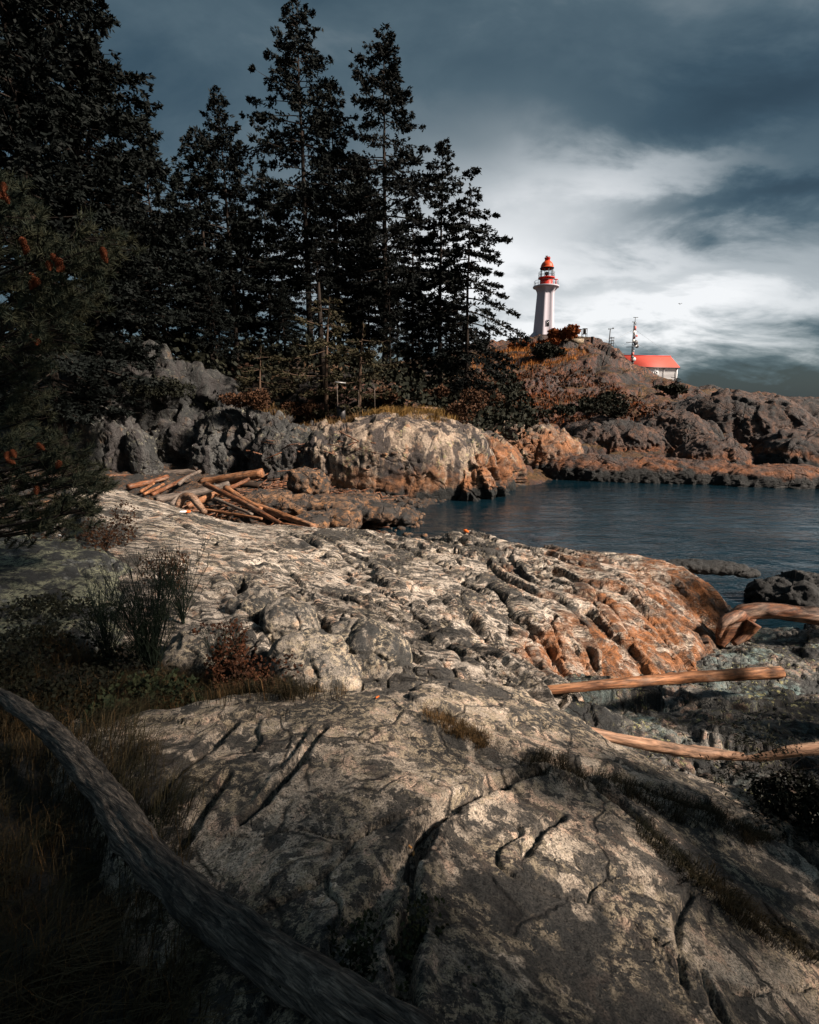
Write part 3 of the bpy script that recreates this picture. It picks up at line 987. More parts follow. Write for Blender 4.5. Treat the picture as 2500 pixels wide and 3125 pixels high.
def saw(x, sharp=0.16):
    f = x - np.floor(x)
    return np.where(f < 1 - sharp, f / (1 - sharp), (1 - f) / sharp)


wv = fbm(qs * np.array([0.22, 0.8, 0.5]), 4, 112)
wv2 = fbm(qs * np.array([0.7, 1.6, 1.0]), 3, 115)
am1 = np.clip(0.75 + 1.0 * pn(qs * np.array([0.3, 0.5, 0.5]), 116), 0.3, 1.3)
am2 = np.clip(0.55 + 1.4 * pn(qs * np.array([0.6, 1.1, 0.5]), 117), 0.0, 1.2)
rel = fbm(P3 * 0.5, 3, 120) * 0.07
rel = rel + (saw(-qs[:, 1] * 0.85 + wv * 1.2, 0.06) * 0.20 * am1 + saw(-qs[:, 1] * 2.5 + wv * 2.2 + wv2 * 0.7, 0.10) * 0.085 * am2
             + saw(-qs[:, 1] * 8.0 + wv * 5 + wv2 * 2.2, 0.25) * 0.024 * am1 + saw(-qs[:, 1] * 17.0 + wv * 9 + wv2 * 4, 0.3) * 0.009) * rough
rel = rel + blocks(qs, 0.95, (2.6, 0.62, 0.9), 0.0, 122, 0.032, 0.13, 0.06, 0.07, 0.45) * rough
rel = rel + blocks(qs, 0.34, (2.4, 0.75, 0.9), 0.2, 124, 0.05, 0.050, 0.022, 0.035, 0.4) * rough
rel = rel + blocks(P3, 1.7, (1.8, 1, 1), 0.9, 126, 0.020, 0.07, 0.04, 0.04, 0.6) * (1 - 0.6 * rough)
rel = rel + fbm(P3 * 3.2, 5, 130, 0.56) * 0.016 + fbm(P3 * 13, 3, 131, 0.6) * 0.010
P3 = P3 + grid_normals(P3, BTH, BR) * rel[:, None]
b = Buf()
keep = (P3[F_, 2].max(1) > -1.0)
b.add(P3, F_[keep])
structure(b, 'rock_outcrop', M['outcrop'], 'sunlit folded granite outcrop sloping to the cove, orange along its seaward side')

# ---- dark hump on the left
C_T = TPS(world_pts([(0, 1640, 8.0), (150, 1638, 7.9), (260, 1665, 7.6), (350, 1720, 7.1), (410, 1800, 6.6), (100, 1800, 5.9), (250, 1850, 5.5), (400, 1900, 5.5), (440, 1960, 5.2),
                     (0, 1900, 4.9), (200, 2000, 4.5), (-8, 6, 3.1, 'w'), (-9, 9, 2.6, 'w'), (-7, 10, 2.3, 'w'), (-4, 10, 1.5, 'w'), (-3, 7, 1.5, 'w'), (-2.4, 5, 1.9, 'w')]), 3e-3)
C_POLY = xy([(-250, 1640, 8.6), (150, 1630, 8.7), (330, 1690, 8.0), (430, 1800, 6.9), (470, 1960, 5.2), (300, 2050, 4.3), (0, 2000, 4.4), (-300, 1950, 4.6)])
q_, F_ = polar(-70, -18, 240, 3.6, 11.0, 200)
Z = C_T(q_)
P0 = np.column_stack([q_, Z])
sd = poly_dist(q_, C_POLY) + fbm(P0 * 1.6, 4, 141) * 0.3
Z = Z - 1.0 * np.clip(sd, 0, None) - 0.3 * sstep(-0.2, 0.4, sd)
P3 = np.column_stack([q_, Z])
P3[:, 2] += fbm(P3 * 0.9, 4, 143) * 0.12 + fbm(P3 * 5, 5, 144, 0.55) * 0.035 + blocks(P3, 1.1, (1.4, 1, 1), 0.3, 146, 0.05, 0.08, 0.06, 0.05, 0.5) + fbm(P3 * 20, 3, 147) * 0.008
b = Buf()
b.add(P3, F_[P3[F_, 2].max(1) > 1.0])
structure(b, 'rock_hump', M['hump'], 'dark rounded lichen-covered rock hump at far left')

# ---- greenish broken ledges on the right
D_T = TPS(world_pts([(1650, 2130, 5.6), (1750, 2165, 5.2), (1900, 2130, 6.1), (2150, 2085, 7.0), (2450, 2075, 7.4), (2000, 2220, 5.3), (2250, 2200, 5.6), (2450, 2180, 5.9), (2000, 2300, 4.6), (2250, 2320, 4.6),
                     (2450, 2380, 4.4), (1750, 2230, 4.6), (2300, 2440, 3.9), (2500, 2500, 3.7), (2100, 2040, 8.0), (2400, 1990, 8.6), (2500, 1960, 9.0), (2250, 1990, 8.7),
                     (1.2, 4.2, 1.7, 'w'), (3.5, 2.5, 1.6, 'w'), (6.5, 4, 1.0, 'w'), (9, 7, 1.2, 'w'), (8.5, 10.5, 0.3, 'w'), (5, 10.5, -0.4, 'w')]), 3e-3)
zD = lambda p: D_T(p)
q_, F_ = polar(8, 60, 330, 3.2, 13.0, 300)
DTH, DR = 330, 300
P3 = np.column_stack([q_, zD(q_)])
qs = rotz2(P3, -0.25)
rel = fbm(P3 * 0.8, 4, 150) * 0.14
rel = rel + blocks(qs, 1.0, (1.7, 0.7, 0.9), 0.0, 152, 0.04, 0.11, 0.10, 0.16, 0.4) + blocks(qs, 0.36, (1.6, 0.8, 0.9), 0.3, 154, 0.06, 0.04, 0.05, 0.07, 0.35) + blocks(qs, 0.15, (1.5, 0.8, 0.9), 0.1, 155, 0.08, 0.015, 0.02, 0.03, 0.35)
rel = rel + fbm(P3 * 4, 5, 156, 0.55) * 0.04 + fbm(P3 * 15, 3, 157, 0.6) * 0.012
sdB = np.clip(2.2 - 0.30 * (q_[:, 1] - 4.5) - q_[:, 0], 0, None)
P3 = P3 + grid_normals(P3, DTH, DR) * rel[:, None]
P3[:, 2] -= 1.2 * np.clip(1.3 + 0.42 * (q_[:, 1] - 5) - q_[:, 0], 0, None)
b = Buf()
b.add(P3, F_[P3[F_, 2].max(1) > -0.8])
structure(b, 'rock_ledge', M['ledge'], 'cracked grey-green rock ledges below the right-hand logs')

# ---- beach at the head of the cove
E_T = TPS([(-14, 30, 1.6), (-10, 28, 1.3), (-5, 27.5, 1.0), (-2, 27, 0.8), (1, 25.5, 0.1), (-12, 22, 1.1), (-8, 20, 0.9), (-4, 20, 0.22), (-1.2, 20, -0.50), (1, 20, -0.8),
           (3, 22, -0.4), (-9, 15, 0.9), (-5, 15, 0.3), (-1.8, 15.5, -0.75), (1, 16, -0.6), (5, 25, -0.8), (-3, 31, 1.5), (-12, 12, 1.5), (4, 12, -1.5)], 1e-2)
q_, F_ = polar(-42, 14, 210, 11.5, 36.0, 200)
P3 = np.column_stack([q_, E_T(q_)])
P3[:, 2] += fbm(P3 * 0.7, 4, 160) * 0.15 + blocks(P3, 0.30, (1.3, 1, 1), 0.2, 162, 0.25, 0.10, 0.14, 0.05, 0.3) + fbm(P3 * 6, 3, 163) * 0.03
b = Buf()
b.add(P3, F_)
structure(b, 'beach', M['beach'], 'brown shingle beach at the head of the cove under the driftwood')

# ---- hill behind: forest floor on the left, lighthouse hill in the middle, sinking to the sea on the right
H_T = TPS(world_pts([
    (1250, 1120, 85), (1380, 1100, 90), (1500, 1072, 97), (1620, 1046, 104), (1730, 1036, 104), (1800, 1046, 100), (1850, 1068, 97), (1930, 1136, 93), (1960, 1164, 92), (1990, 1186, 90), (2090, 1212, 88),
    (2200, 1215, 85), (2400, 1228, 80), (1500, 1150, 72), (1600, 1125, 76), (1750, 1115, 76), (1850, 1135, 72), (1600, 1225, 56), (1750, 1205, 58),
    (1900, 1195, 64), (2000, 1215, 62), (1450, 1290, 42), (1600, 1295, 44), (1750, 1295, 46), (1900, 1285, 50), (2100, 1265, 54),
    (1250, 1255, 34), (1000, 1268, 33), (700, 1252, 34), (450, 1235, 36), (250, 1190, 38), (0, 1170, 38), (1000, 1180, 60), (600, 1150, 60), (200, 1080, 60), (-300, 1050, 60),
    (-22, 31, 2.5, 'w'), (-14, 32, 1.0, 'w'), (-6, 30.6, 0.9, 'w'), (0, 30.2, 1.2, 'w'), (5, 30.5, 0.5, 'w'), (9, 35, 0.2, 'w'), (14, 36, -0.5, 'w'), (22, 37, -0.8, 'w'),
    (30, 38, -1.2, 'w'), (40, 40, -1.5, 'w'), (48, 62, 1.0, 'w'), (70, 80, -1.0, 'w'), (75, 110, -2, 'w'), (60, 135, 0, 'w'), (30, 140, 12, 'w'), (0, 140, 10, 'w'), (-50, 130, 10, 'w'),
    (90, 60, -4, 'w'), (38, 118, 13.5, 'w'), (30, 116, 17, 'w'), (-45, 35, 8, 'w'), (-60, 70, 10, 'w')]), 2e-2)
zH = lambda p: H_T(p)
q_, F_ = polar(-46, 50, 400, 29.5, 140.0, 230)
HTH, HR = 400, 230
P3 = np.column_stack([q_, zH(q_)])
right = sstep(4, 14, q_[:, 0])
rel = fbm(P3 * 0.10, 5, 170, 0.55) * 0.9 * (0.35 + 0.65 * right) + ridged(rotz2(P3, 0.5) * np.array([0.12, 0.4, 0.3]), 4, 171) * 0.35 * right
rel = rel + blocks(P3, 4.2, (1.7, 0.8, 1), 0.4, 173, 0.07, 0.7, 1.1, 0.8, 0.45) * right + blocks(P3, 1.7, (1.5, 0.9, 1), 0.6, 176, 0.09, 0.25, 0.35, 0.3, 0.45) * right + fbm(P3 * 0.9, 4, 175) * 0.18
P3 = P3 + grid_normals(P3, HTH, HR) * rel[:, None]
b = Buf()
b.add(P3, F_)
structure(b, 'hill', M['headland'], 'rust-brown rocky hill rising to the lighthouse, forest floor at left')


# ---- rock masses round the cove
def mass(xc, ytop, ybase, Y, wpx, depth, material, label, p=2.7, sub=6, seed=0, rough=1.0, rot=0.0, size=None, lean=0.0, name='rock_mass', cell=0.35):
    top = at(xc, ytop, Y)
    bot = at(xc, ybase, Y)
    t = np.linalg.norm(ray(xc, (ytop + ybase) / 2)) * 0 + Y / ray(xc, (ytop + ybase) / 2)[1]
    rx = wpx / 2 / FPX * t
    h = top[2] - bot[2]
    c = np.array([top[0], Y + depth * 0.55, bot[2] + 0.28 * h])
    rz = 0.72 * h
    s = size or max(0.9, min(rx, rz))

    def dsp(V):
        d = fbm(V / (s * 1.2), 4, seed) * 0.18 * s * rough
        d = d + ridged(V / (s * np.array([0.50, 0.8, 1.5])), 3, seed + 3) * 0.05 * s * rough
        d = d + blocks(V, s * cell * 1.6, (1, 1, 1.5), 0.4, seed + 5, 0.045, 0.09 * s, 0.17 * s, 0.22 * s, 0.5, False) * rough
        d = d + blocks(V, s * cell * 0.55, (1, 1, 1.5), 0.9, seed + 8, 0.06, 0.035 * s, 0.045 * s, 0.075 * s, 0.5, False) * rough
        d = d + fbm(V / (s * 0.14), 4, seed + 9, 0.6) * 0.030 * s
        return d - 0.08 * s * rough
    V, T = blob(c, (rx, depth, rz), rot, p, sub, seed, dsp, tilty=lean)
    b = Buf()
    T = T[(V[T, 2].max(1) > max(-0.6, bot[2] - 1.0)) & (V[T, 1].min(1) < c[1] + 0.6 * depth)]
    b.add(V, None, T)
    o = b.build(name, material, smooth=True)
    return tag(o, label, None, None, 'structure')


mass(1225, 1272, 1545, 27.4, 600, 4.0, M['dome'], 'big rounded rock dome with dark vertical streaks at the water edge', 2.9, 7, 200, 0.52, 0.05, size=3.0, cell=0.6)
mass(1450, 1322, 1520, 29.5, 330, 3.4, M['flank'], 'shoulder of the streaked dome stepping down to the water', 2.3, 6, 210, 0.9, -0.3)
mass(1010, 1300, 1490, 27.2, 210, 3.0, M['dome'], 'upright left flank of the streaked dome', 2.6, 6, 215, 0.9)
mass(1590, 1298, 1462, 36, 430, 4.0, M['flank'], 'second low dome with an orange seaward slope', 2.2, 7, 220, 0.8, -0.25)
mass(865, 1308, 1495, 27.0, 240, 2.2, M['cliff'], 'grey cliff buttress between the beach and the dome', 3.4, 6, 230, 0.9)
mass(725, 1240, 1460, 28.6, 330, 2.4, M['cliff'], 'blocky grey cliff face above the driftwood', 3.0, 7, 235, 1.2)
mass(560, 1275, 1450, 29.8, 330, 2.4, M['cliff'], 'dark cleft cliff behind the driftwood', 2.8, 6, 240, 1.2)
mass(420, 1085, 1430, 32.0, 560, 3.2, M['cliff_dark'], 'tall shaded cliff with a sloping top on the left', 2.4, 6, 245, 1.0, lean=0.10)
mass(290, 1250, 1480, 27.0, 190, 1.7, M['cliff'], 'upright dark rock with a pale right edge at the left end of the beach', 3.0, 6, 250, 0.9)
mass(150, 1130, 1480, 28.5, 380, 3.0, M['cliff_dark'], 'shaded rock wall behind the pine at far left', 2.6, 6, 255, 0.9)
mass(1835, 1392, 1480, 33.2, 330, 1.8, M['shore'], 'low orange-topped shore rock at the back of the cove', 2.4, 6, 260, 0.8, -0.1)
mass(1880, 1283, 1430, 40, 380, 3.0, M['shore'], 'pale-crested rock ridge above the shore', 2.4, 7, 265, 0.55, -0.2)
mass(2080, 1258, 1450, 40, 330, 3.2, M['shore'], 'steep shore rock with a pale top right of the ridge', 2.3, 7, 270, 0.5, -0.45)
mass(2060, 1408, 1500, 32.3, 640, 2.2, M['shore'], 'long low black rock along the far water edge', 2.2, 7, 275, 0.6, -0.12)
mass(2290, 1196, 1470, 46, 520, 4.5, M['shore'], 'large grooved dark rock mass at right', 2.3, 7, 280, 0.42, -0.35)
mass(2200, 1345, 1475, 36, 240, 2.2, M['shore'], 'small rounded brown rock in front of the large dark mass', 2.3, 6, 285, 0.6)
mass(2460, 1206, 1470, 56, 420, 5, M['shore'], 'farthest rock headland at the right edge', 2.3, 6, 290, 0.4)
mass(2490, 1312, 1500, 40, 280, 3, M['shore'], 'dark rock cut by the right edge of the frame', 2.4, 6, 295, 0.45)
mass(2178, 1176, 1240, 78, 120, 3, M['shore'], 'little rounded rock on the skyline right of the white building', 2.2, 5, 300, 0.5)
mass(1640, 1150, 1285, 60, 180, 3.5, M['hillrock'], 'dark cliff step on the hillside', 2.8, 6, 310, 1.0)
mass(1745, 1158, 1260, 62, 190, 3.5, M['hillrock'], 'brown rock step in the middle of the hillside', 2.5, 6, 315, 1.0, -0.3)
mass(1838, 1054, 1200, 89, 215, 6, M['hillrock'], 'pinkish bare rock crest right of the lighthouse', 2.4, 6, 320, 0.8, -0.25, lean=0.25)
mass(1895, 1092, 1200, 85, 110, 5, M['hillrock'], 'bare rock shoulder left of the white building', 2.4, 6, 325, 0.8, -0.25, lean=0.3)
mass(2030, 1178, 1240, 80, 200, 5, M['hillrock'], 'pinkish rock slope below the white building', 2.3, 6, 330, 0.8, -0.25, lean=0.2)
mass(1490, 1128, 1215, 64, 160, 3, M['hillrock'], 'grey rock among shrubs left of the hillside step', 2.5, 6, 335, 1.0)
mass(1700, 1063, 1110, 92, 120, 3, M['hillrock'], 'small rock below the lighthouse grass', 2.3, 5, 338, 1.0)
mass(1860, 1160, 1260, 66, 150, 3, M['hillrock'], 'shadowed rock low on the hillside', 2.3, 6, 341, 1.0)
mass(2500, 1775, 1960, 11.6, 300, 1.0, M['wetrock'], 'dark rock at the right edge behind the root log', 2.3, 6, 344, 0.9, cell=0.5)

mass(650, 1335, 1470, 27.6, 170, 1.4, M['cliff'], 'low rock nose at the foot of the blocky cliff', 2.6, 6, 350, 1.0)
mass(1390, 1345, 1535, 27.0, 300, 2.0, M['flank'], 'orange stepped right flank of the streaked dome at the waterline', 2.3, 7, 356, 1.1, -0.35)

mass(2420, 1425, 1512, 30.5, 460, 2.0, M['shore'], 'low black rock at the water edge by the right edge of the frame', 2.2, 6, 362, 0.6, -0.1)

# ---- ground behind and beside the viewpoint, where the added shading firs stand
gx, gy = np.meshgrid(np.linspace(-16, 26, 90), np.linspace(-22, 4.0, 60))
q_ = np.column_stack([gx.ravel(), gy.ravel()])
P3 = np.column_stack([q_, 0 * q_[:, 0]])
P3[:, 2] = 2.55 - 0.05 * q_[:, 0] - 0.02 * q_[:, 1] + fbm(P3 * 0.4, 4, 190) * 0.4 - 3.5 * sstep(-4.0, 0.5, q_[:, 1] - 0.28 * np.clip(q_[:, 0] - 4, 0, 9)) 
nx_ = 90
i = np.arange(59)[:, None] * nx_
j = np.arange(nx_ - 1)[None, :]
b = Buf()
b.add(P3, np.stack([i + j, i + j + 1, i + nx_ + j + 1, i + nx_ + j], 2).reshape(-1, 4))
structure(b, 'forest_floor', M['soil'], 'dark forest floor behind the viewpoint')

view = bpy.context.view_layer
view.update()
DG = bpy.context.evaluated_depsgraph_get()
_down = Vector((0, 0, -1))


def drop(x, y, z0=40.0):
    """height of the land or water below a point"""
    ok, loc, nor, *_ = SC.ray_cast(DG, Vector((x, y, z0)), _down)
    return (loc.z, nor) if ok else (0.0, Vector((0, 0, 1)))


def pick(px, py):
    """the point of the land that the photograph shows at a pixel"""
    d = Vector(ray(px, py)).normalized()
    ok, loc, nor, *_ = SC.ray_cast(DG, Vector(CAM), d)
    return np.array(loc) if ok else at(px, py, 100)

# ================================================================ trees and plants
def unit(a):
    a = np.asarray(a, float)
    return a / (np.linalg.norm(a, axis=-1, keepdims=True) + 1e-12)


def sprays(buf, C, D, length, width, k, rs, spread=0.6):
    """k small pointed leaf shapes at every centre C, roughly along D"""
    n = len(C)
    C = np.repeat(C, k, 0)
    D = unit(np.repeat(D, k, 0) + rs.normal(size=(n * k, 3)) * spread)
    S = unit(np.cross(D, rs.normal(size=(n * k, 3))))
    ln = (length * rs.uniform(0.6, 1.25, n * k))[:, None]
    w = (width * rs.uniform(0.6, 1.3, n * k))[:, None]
    C = C + rs.normal(size=C.shape) * length * 0.22
    a = C - D * ln * 0.35
    b_ = C + S * w + D * ln * 0.08
    c = C + D * ln * 0.65
    d = C - S * w + D * ln * 0.08
    V = np.stack([a, b_, c, d], 1).reshape(-1, 3)
    buf.add(V, np.arange(n * k * 4).reshape(-1, 4))


def conifer(H, Rm, clear, seed, dens=1.0, droop=0.25, open_=0.0, leaf=0.30, wid=0.060, k=5, shape=0.8, up=0.5, trunk_r=None, whorl=0.55, twig=1.0, lean=0.0):
    rs = np.random.default_rng(seed)
    tb, cb = Buf(), Buf()
    tr = trunk_r or H * 0.011
    zt = np.linspace(-0.6, H, 18)
    wob = np.cumsum(rs.normal(size=(18, 2)) * 0.02 * H / 18, 0)
    tp = np.column_stack([wob[:, 0] + lean * (zt / H) ** 2 * H, wob[:, 1], zt])
    trr = tr * np.clip(1 - zt / H, 0.02, 1) ** 0.85
    trr[0] *= 1.35
    tb.tube(tp, trr, 8)
    phase = rs.uniform(0, 6.28, 6)
    z = clear
    CC, DD = [], []
    while z < H - 0.15:
        t = (z - clear) / (H - clear)
        nb = max(3, int(rs.integers(4, 7) * (1 - 0.35 * open_)))
        a0 = rs.uniform(0, 6.28)
        for i in range(nb):
            if rs.random() < open_ * 0.45:
                continue
            a = a0 + i * 6.283 / nb + rs.normal() * 0.25
            irr = 1 + 0.30 * math.sin(2 * a + phase[0] + z * 0.7) * math.sin(z * 1.1 + phase[1]) + 0.18 * math.sin(z * 2.3 + a + phase[2])
            Lb = Rm * min(1.0, (1 - t) * 1.55) ** shape * min(1.0, 0.6 + t * 3.0) * irr * rs.uniform(0.62, 1.12) + 0.25
            ev = -0.20 + up * t + rs.normal() * 0.10
            n = 7
            s = np.linspace(0, 1, n)
            out = np.array([math.cos(a), math.sin(a), 0.0])
            side = np.array([-math.sin(a), math.cos(a), 0.0])
            zz = s * Lb * ev - droop * Lb * s ** 2 + 0.22 * Lb * s ** 3
            zc = z + rs.uniform(-0.25, 0.25)
            bx, by = np.interp(zc, zt, tp[:, 0]), np.interp(zc, zt, tp[:, 1])
            P = np.array([bx, by, zc]) + out * (s * Lb)[:, None] + side * (rs.normal() * 0.12 * Lb * s ** 2)[:, None] + np.column_stack([0 * s, 0 * s, zz])
            tb.tube(P, np.linspace(0.018 + 0.010 * Lb, 0.008, n) * min(1.0, H / 6.0), 3, cap=False)
            m = max(2, int(Lb / 0.30 * dens))
            ss = np.sort(rs.uniform(0.16, 1.0, m))
            pos = np.stack([np.interp(ss, s, P[:, j]) for j in range(3)], 1)
            for sg in (-1, 1):
                tl = (0.12 + 0.36 * Lb * (1.05 - ss) * rs.uniform(0.4, 1.0, m)) * twig
                td = unit(out * 0.75 + sg * side * rs.uniform(0.5, 1.1, m)[:, None] + np.array([0, 0, -0.12]) + rs.normal(size=(m, 3)) * 0.15)
                for f in (0.35, 0.75, 1.1):
                    use = (tl > 0.32) | (f > 0.7)
                    CC.append((pos + td * (tl * f)[:, None] + np.array([0, 0, -0.10]) * (f * tl)[:, None])[use])
                    DD.append(td[use])
            CC.append(P[-1:])
            DD.append(unit(P[-1:] - P[-2:-1]))
        z += whorl * rs.uniform(0.7, 1.3) * (0.75 + 0.5 * (1 - t))
    CC.append(np.array([[tp[-1, 0], tp[-1, 1], H - 0.1 - 0.18 * i] for i in range(8)]))
    DD.append(np.tile(np.array([[0, 0, 1.0]]), (8, 1)))
    sprays(cb, np.concatenate(CC), np.concatenate(DD), leaf, wid, k, rs)
    return tb, cb


def make_tree(name, label, group, base, tb, cb, mt, mc, rz=0.0, scale=1.0):
    o = empty(name, base, rz)
    tb.build('trunk', mt, o, smooth=True)
    cb.build('crown', mc, o)
    o.scale = (scale, scale, scale)
    return tag(o, label, 'tree', group)


GRP = 'tall dark firs of the wood left of the lighthouse'
FIRS = [  # top x, top y, distance, radius, bare length, seed, keyword args, label
    (905, -5, 42, 4.7, 6.0, 1, dict(open_=0.25, droop=0.30, dens=0.95), 'tallest dark fir, its pointed top touching the upper edge'),
    (1165, 108, 43, 4.8, 5.0, 2, dict(open_=0.28, droop=0.28, shape=0.62, dens=0.95), 'broad-topped dark fir right of the tallest one'),
    (1350, 428, 44, 2.7, 3.0, 3, dict(open_=0.15, droop=0.30), 'slender fir second from the right of the wood'),
    (1440, 560, 42, 4.2, 2.0, 4, dict(open_=0.45, droop=0.48, shape=0.70, up=0.25), 'drooping open fir at the right end of the wood beside the lighthouse'),
    (670, 285, 40, 3.5, 4.0, 5, dict(open_=0.05, droop=0.22), 'narrow spired fir left of the tallest fir'),
    (592, 382, 39, 2.8, 4.0, 6, dict(open_=0.10, droop=0.22), 'small spired fir just left of the narrow spire'),
    (440, 362, 36, 3.6, 4.0, 7, dict(open_=0.0, droop=0.25, dens=1.1), 'bushy dark fir right of the huge firs at the left edge'),
    (130, -420, 29, 4.5, 4.0, 8, dict(open_=0.0, droop=0.22, dens=1.15, shape=0.62), 'huge dense fir at the upper left, its top out of frame'),
    (-40, -300, 25, 4.4, 3.0, 9, dict(open_=0.0, droop=0.25, dens=1.1, shape=0.6), 'huge dark fir cut by the left edge'),
    (1015, 250, 46, 3.4, 5.0, 10, dict(open_=0.15, droop=0.30), 'thin fir spire between the two tallest firs'),
]
protos = []
for (tx, ty, Y, Rm, clear, seed, kw, lab) in FIRS:
    top = at(tx, ty, Y)
    zb = drop(top[0], Y)[0]
    H = top[2] - zb
    tb, cb = conifer(H, Rm, clear, seed, **kw)
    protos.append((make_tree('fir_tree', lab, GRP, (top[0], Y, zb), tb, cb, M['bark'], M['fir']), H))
BACK = [  # copies standing deeper in the wood
    (800, 520, 50, 4, 'fir deep in the wood between the narrow spire and the tallest fir'), (1090, 470, 52, 6, 'fir deep in the wood behind the broad-topped fir'),
    (540, 520, 47, 2, 'fir deep in the wood behind the small spire'), (330, 420, 41, 5, 'fir behind the bushy fir and the huge left firs'),
    (1260, 560, 50, 2, 'fir behind the gap between broad-topped and slender firs'), (730, 640, 44, 5, 'shorter fir in front of the narrow spire'),
    (960, 620, 40, 9, 'shorter fir standing before the tallest fir'), (235, 150, 38, 5, 'tall fir leaning out from the huge left firs'),
    (480, 640, 38, 5, 'short dense fir below the bushy fir'), (1190, 760, 41, 5, 'short fir at the foot of the broad-topped fir'),
    (640, 800, 36, 6, 'low dense fir over the cliff top'), (860, 880, 37, 6, 'low fir under the tallest fir'), (330, 700, 33, 6, 'low fir above the shaded left cliff'),
    (120, 500, 32, 6, 'fir low in the dark at the left edge'), (1400, 820, 47, 2, 'small fir behind the two rightmost firs'), (1330, 900, 52, 5, 'little fir in the gap of bright sky'),
    (1090, 860, 48, 6, 'low fir deep behind the broad-topped fir'), (760, 900, 52, 6, 'low fir far back in the middle of the wood'), (560, 860, 55, 6, 'low fir far back at the left of the wood'),
    (720, 560, 49, 5, 'fir filling the wood right of the narrow spire'), (850, 640, 51, 0, 'fir filling the wood left of the tallest trunk'), (1010, 690, 50, 5, 'fir filling the wood between the two tallest trunks'),
    (1120, 640, 55, 0, 'fir behind the trunk of the broad-topped fir'), (1210, 720, 53, 5, 'fir filling the wood left of the slender fir'), (640, 640, 50, 0, 'fir behind the small spires'),
    (1280, 820, 47, 4, 'short fir under the slender fir'), (400, 560, 44, 0, 'fir behind the bushy fir at left'),
    (940, 1010, 58, 6, 'lowest fir far back behind the layered pine')]
for (tx, ty, Y, pi, lab) in BACK:
    top = at(tx, ty, Y)
    zb = drop(top[0], Y)[0]
    p, H0 = protos[pi]
    c = copy_tree(p)
    s = (top[2] - zb) / H0
    c.location = (top[0], Y, zb)
    c.rotation_euler = (0, 0, rng.uniform(0, 6.28))
    c.scale = (max(s, 0.5) * 0.85, max(s, 0.5) * 0.85, s)
    tag(c, lab, 'tree', GRP)

# unseen firs added behind and beside the viewpoint to shade the near rock
hx, hy = math.sin(SUN_AZ), math.cos(SUN_AZ)
# distance towards the sun, offset across it, height of crown top and crown foot above the sea, crown radius, openness, density
SHADE = [(7.0, 0.1, 19.0, 4.0, 2.2, 0.0, 1.3), (8.6, -1.6, 20.0, 4.0, 2.6, 0.0, 1.3), (6.0, -4.2, 17.0, 3.5, 2.6, 0.0, 1.2),
         (10.0, 5.2, 24.0, 15.4, 1.9, 0.1, 0.9), (8.0, 2.9, 19.0, 11.4, 1.5, 0.1, 1.1), (3.7, 2.9, 5.7, 2.2, 1.5, 0.1, 1.3), (4.9, 6.6, 4.2, 1.4, 1.3, 0.1, 1.2), (6.4, 11.8, 4.3, 1.0, 1.1, 0.2, 1.0)]
for i, (al, s_, ztop, zfoot, Rm, op, dn) in enumerate(SHADE):
    x, y = al * hx + s_ * -hy, al * hy + s_ * hx
    zb = drop(x, y)[0]
    tb, cb = conifer(ztop - zb, Rm, zfoot - zb, 40 + i, dens=dn, open_=op, leaf=0.36, wid=0.10, k=2)
    make_tree('added_shade_fir', 'unseen fir added behind the viewpoint to shade the near rock', 'added firs behind the viewpoint', (x, y, zb), tb, cb, M['bark'], M['fir'])

# brownish layered pines at the wood's edge
GRPL = 'brownish pines along the cliff top'
LAYER = [(985, 905, 33.0, 2.6, 21, 'brownish pine with flat layered boughs at the front of the wood'),
         (1090, 985, 32.0, 2.3, 22, 'small brownish pine right of the layered pine, above the rock dome'),
         (780, 1060, 32.0, 1.9, 23, 'low brownish pine on the cliff top left of the layered pine')]
for (tx, ty, Y, Rm, seed, lab) in LAYER:
    top = at(tx, ty, Y)
    zb = drop(top[0], Y)[0]
    tb, cb = conifer(top[2] - zb, Rm, 0.6, seed, dens=1.25, droop=0.10, open_=0.35, leaf=0.26, wid=0.05, k=3, shape=0.45, up=0.1, whorl=0.75, trunk_r=0.17, lean=0.06)
    make_tree('layered_pine', lab, GRPL, (top[0], Y, zb), tb, cb, M['bark_lit'], M['layer'])
# a bare broken trunk beside it
snag = at(972, 862, 34)
zs = drop(snag[0], 34)[0]
o = empty('dead_pine', (snag[0], 34, zs))
tag(o, 'bare broken grey trunk standing among the layered pines', 'tree')
b = Buf()
hh = snag[2] - zs
b.tube([(0.1, 0, -0.5), (0.05, 0, hh * 0.5), (0, 0, hh * 0.9), (0.03, 0, hh)], [0.22, 0.17, 0.12, 0.05], 8)
b.build('trunk', M['bark'], o, smooth=True)
for i in range(14):
    b = Buf()
    a = rng.uniform(0, 6.28)
    z = hh * rng.uniform(0.35, 0.95)
    L = rng.uniform(0.5, 1.3)
    b.tube([(0, 0, z), (math.cos(a) * L * 0.5, math.sin(a) * L * 0.5, z - 0.05), (math.cos(a) * L, math.sin(a) * L, z - 0.3)], [0.03, 0.02, 0.01], 3)
    b.build('branch', M['bark'], o)

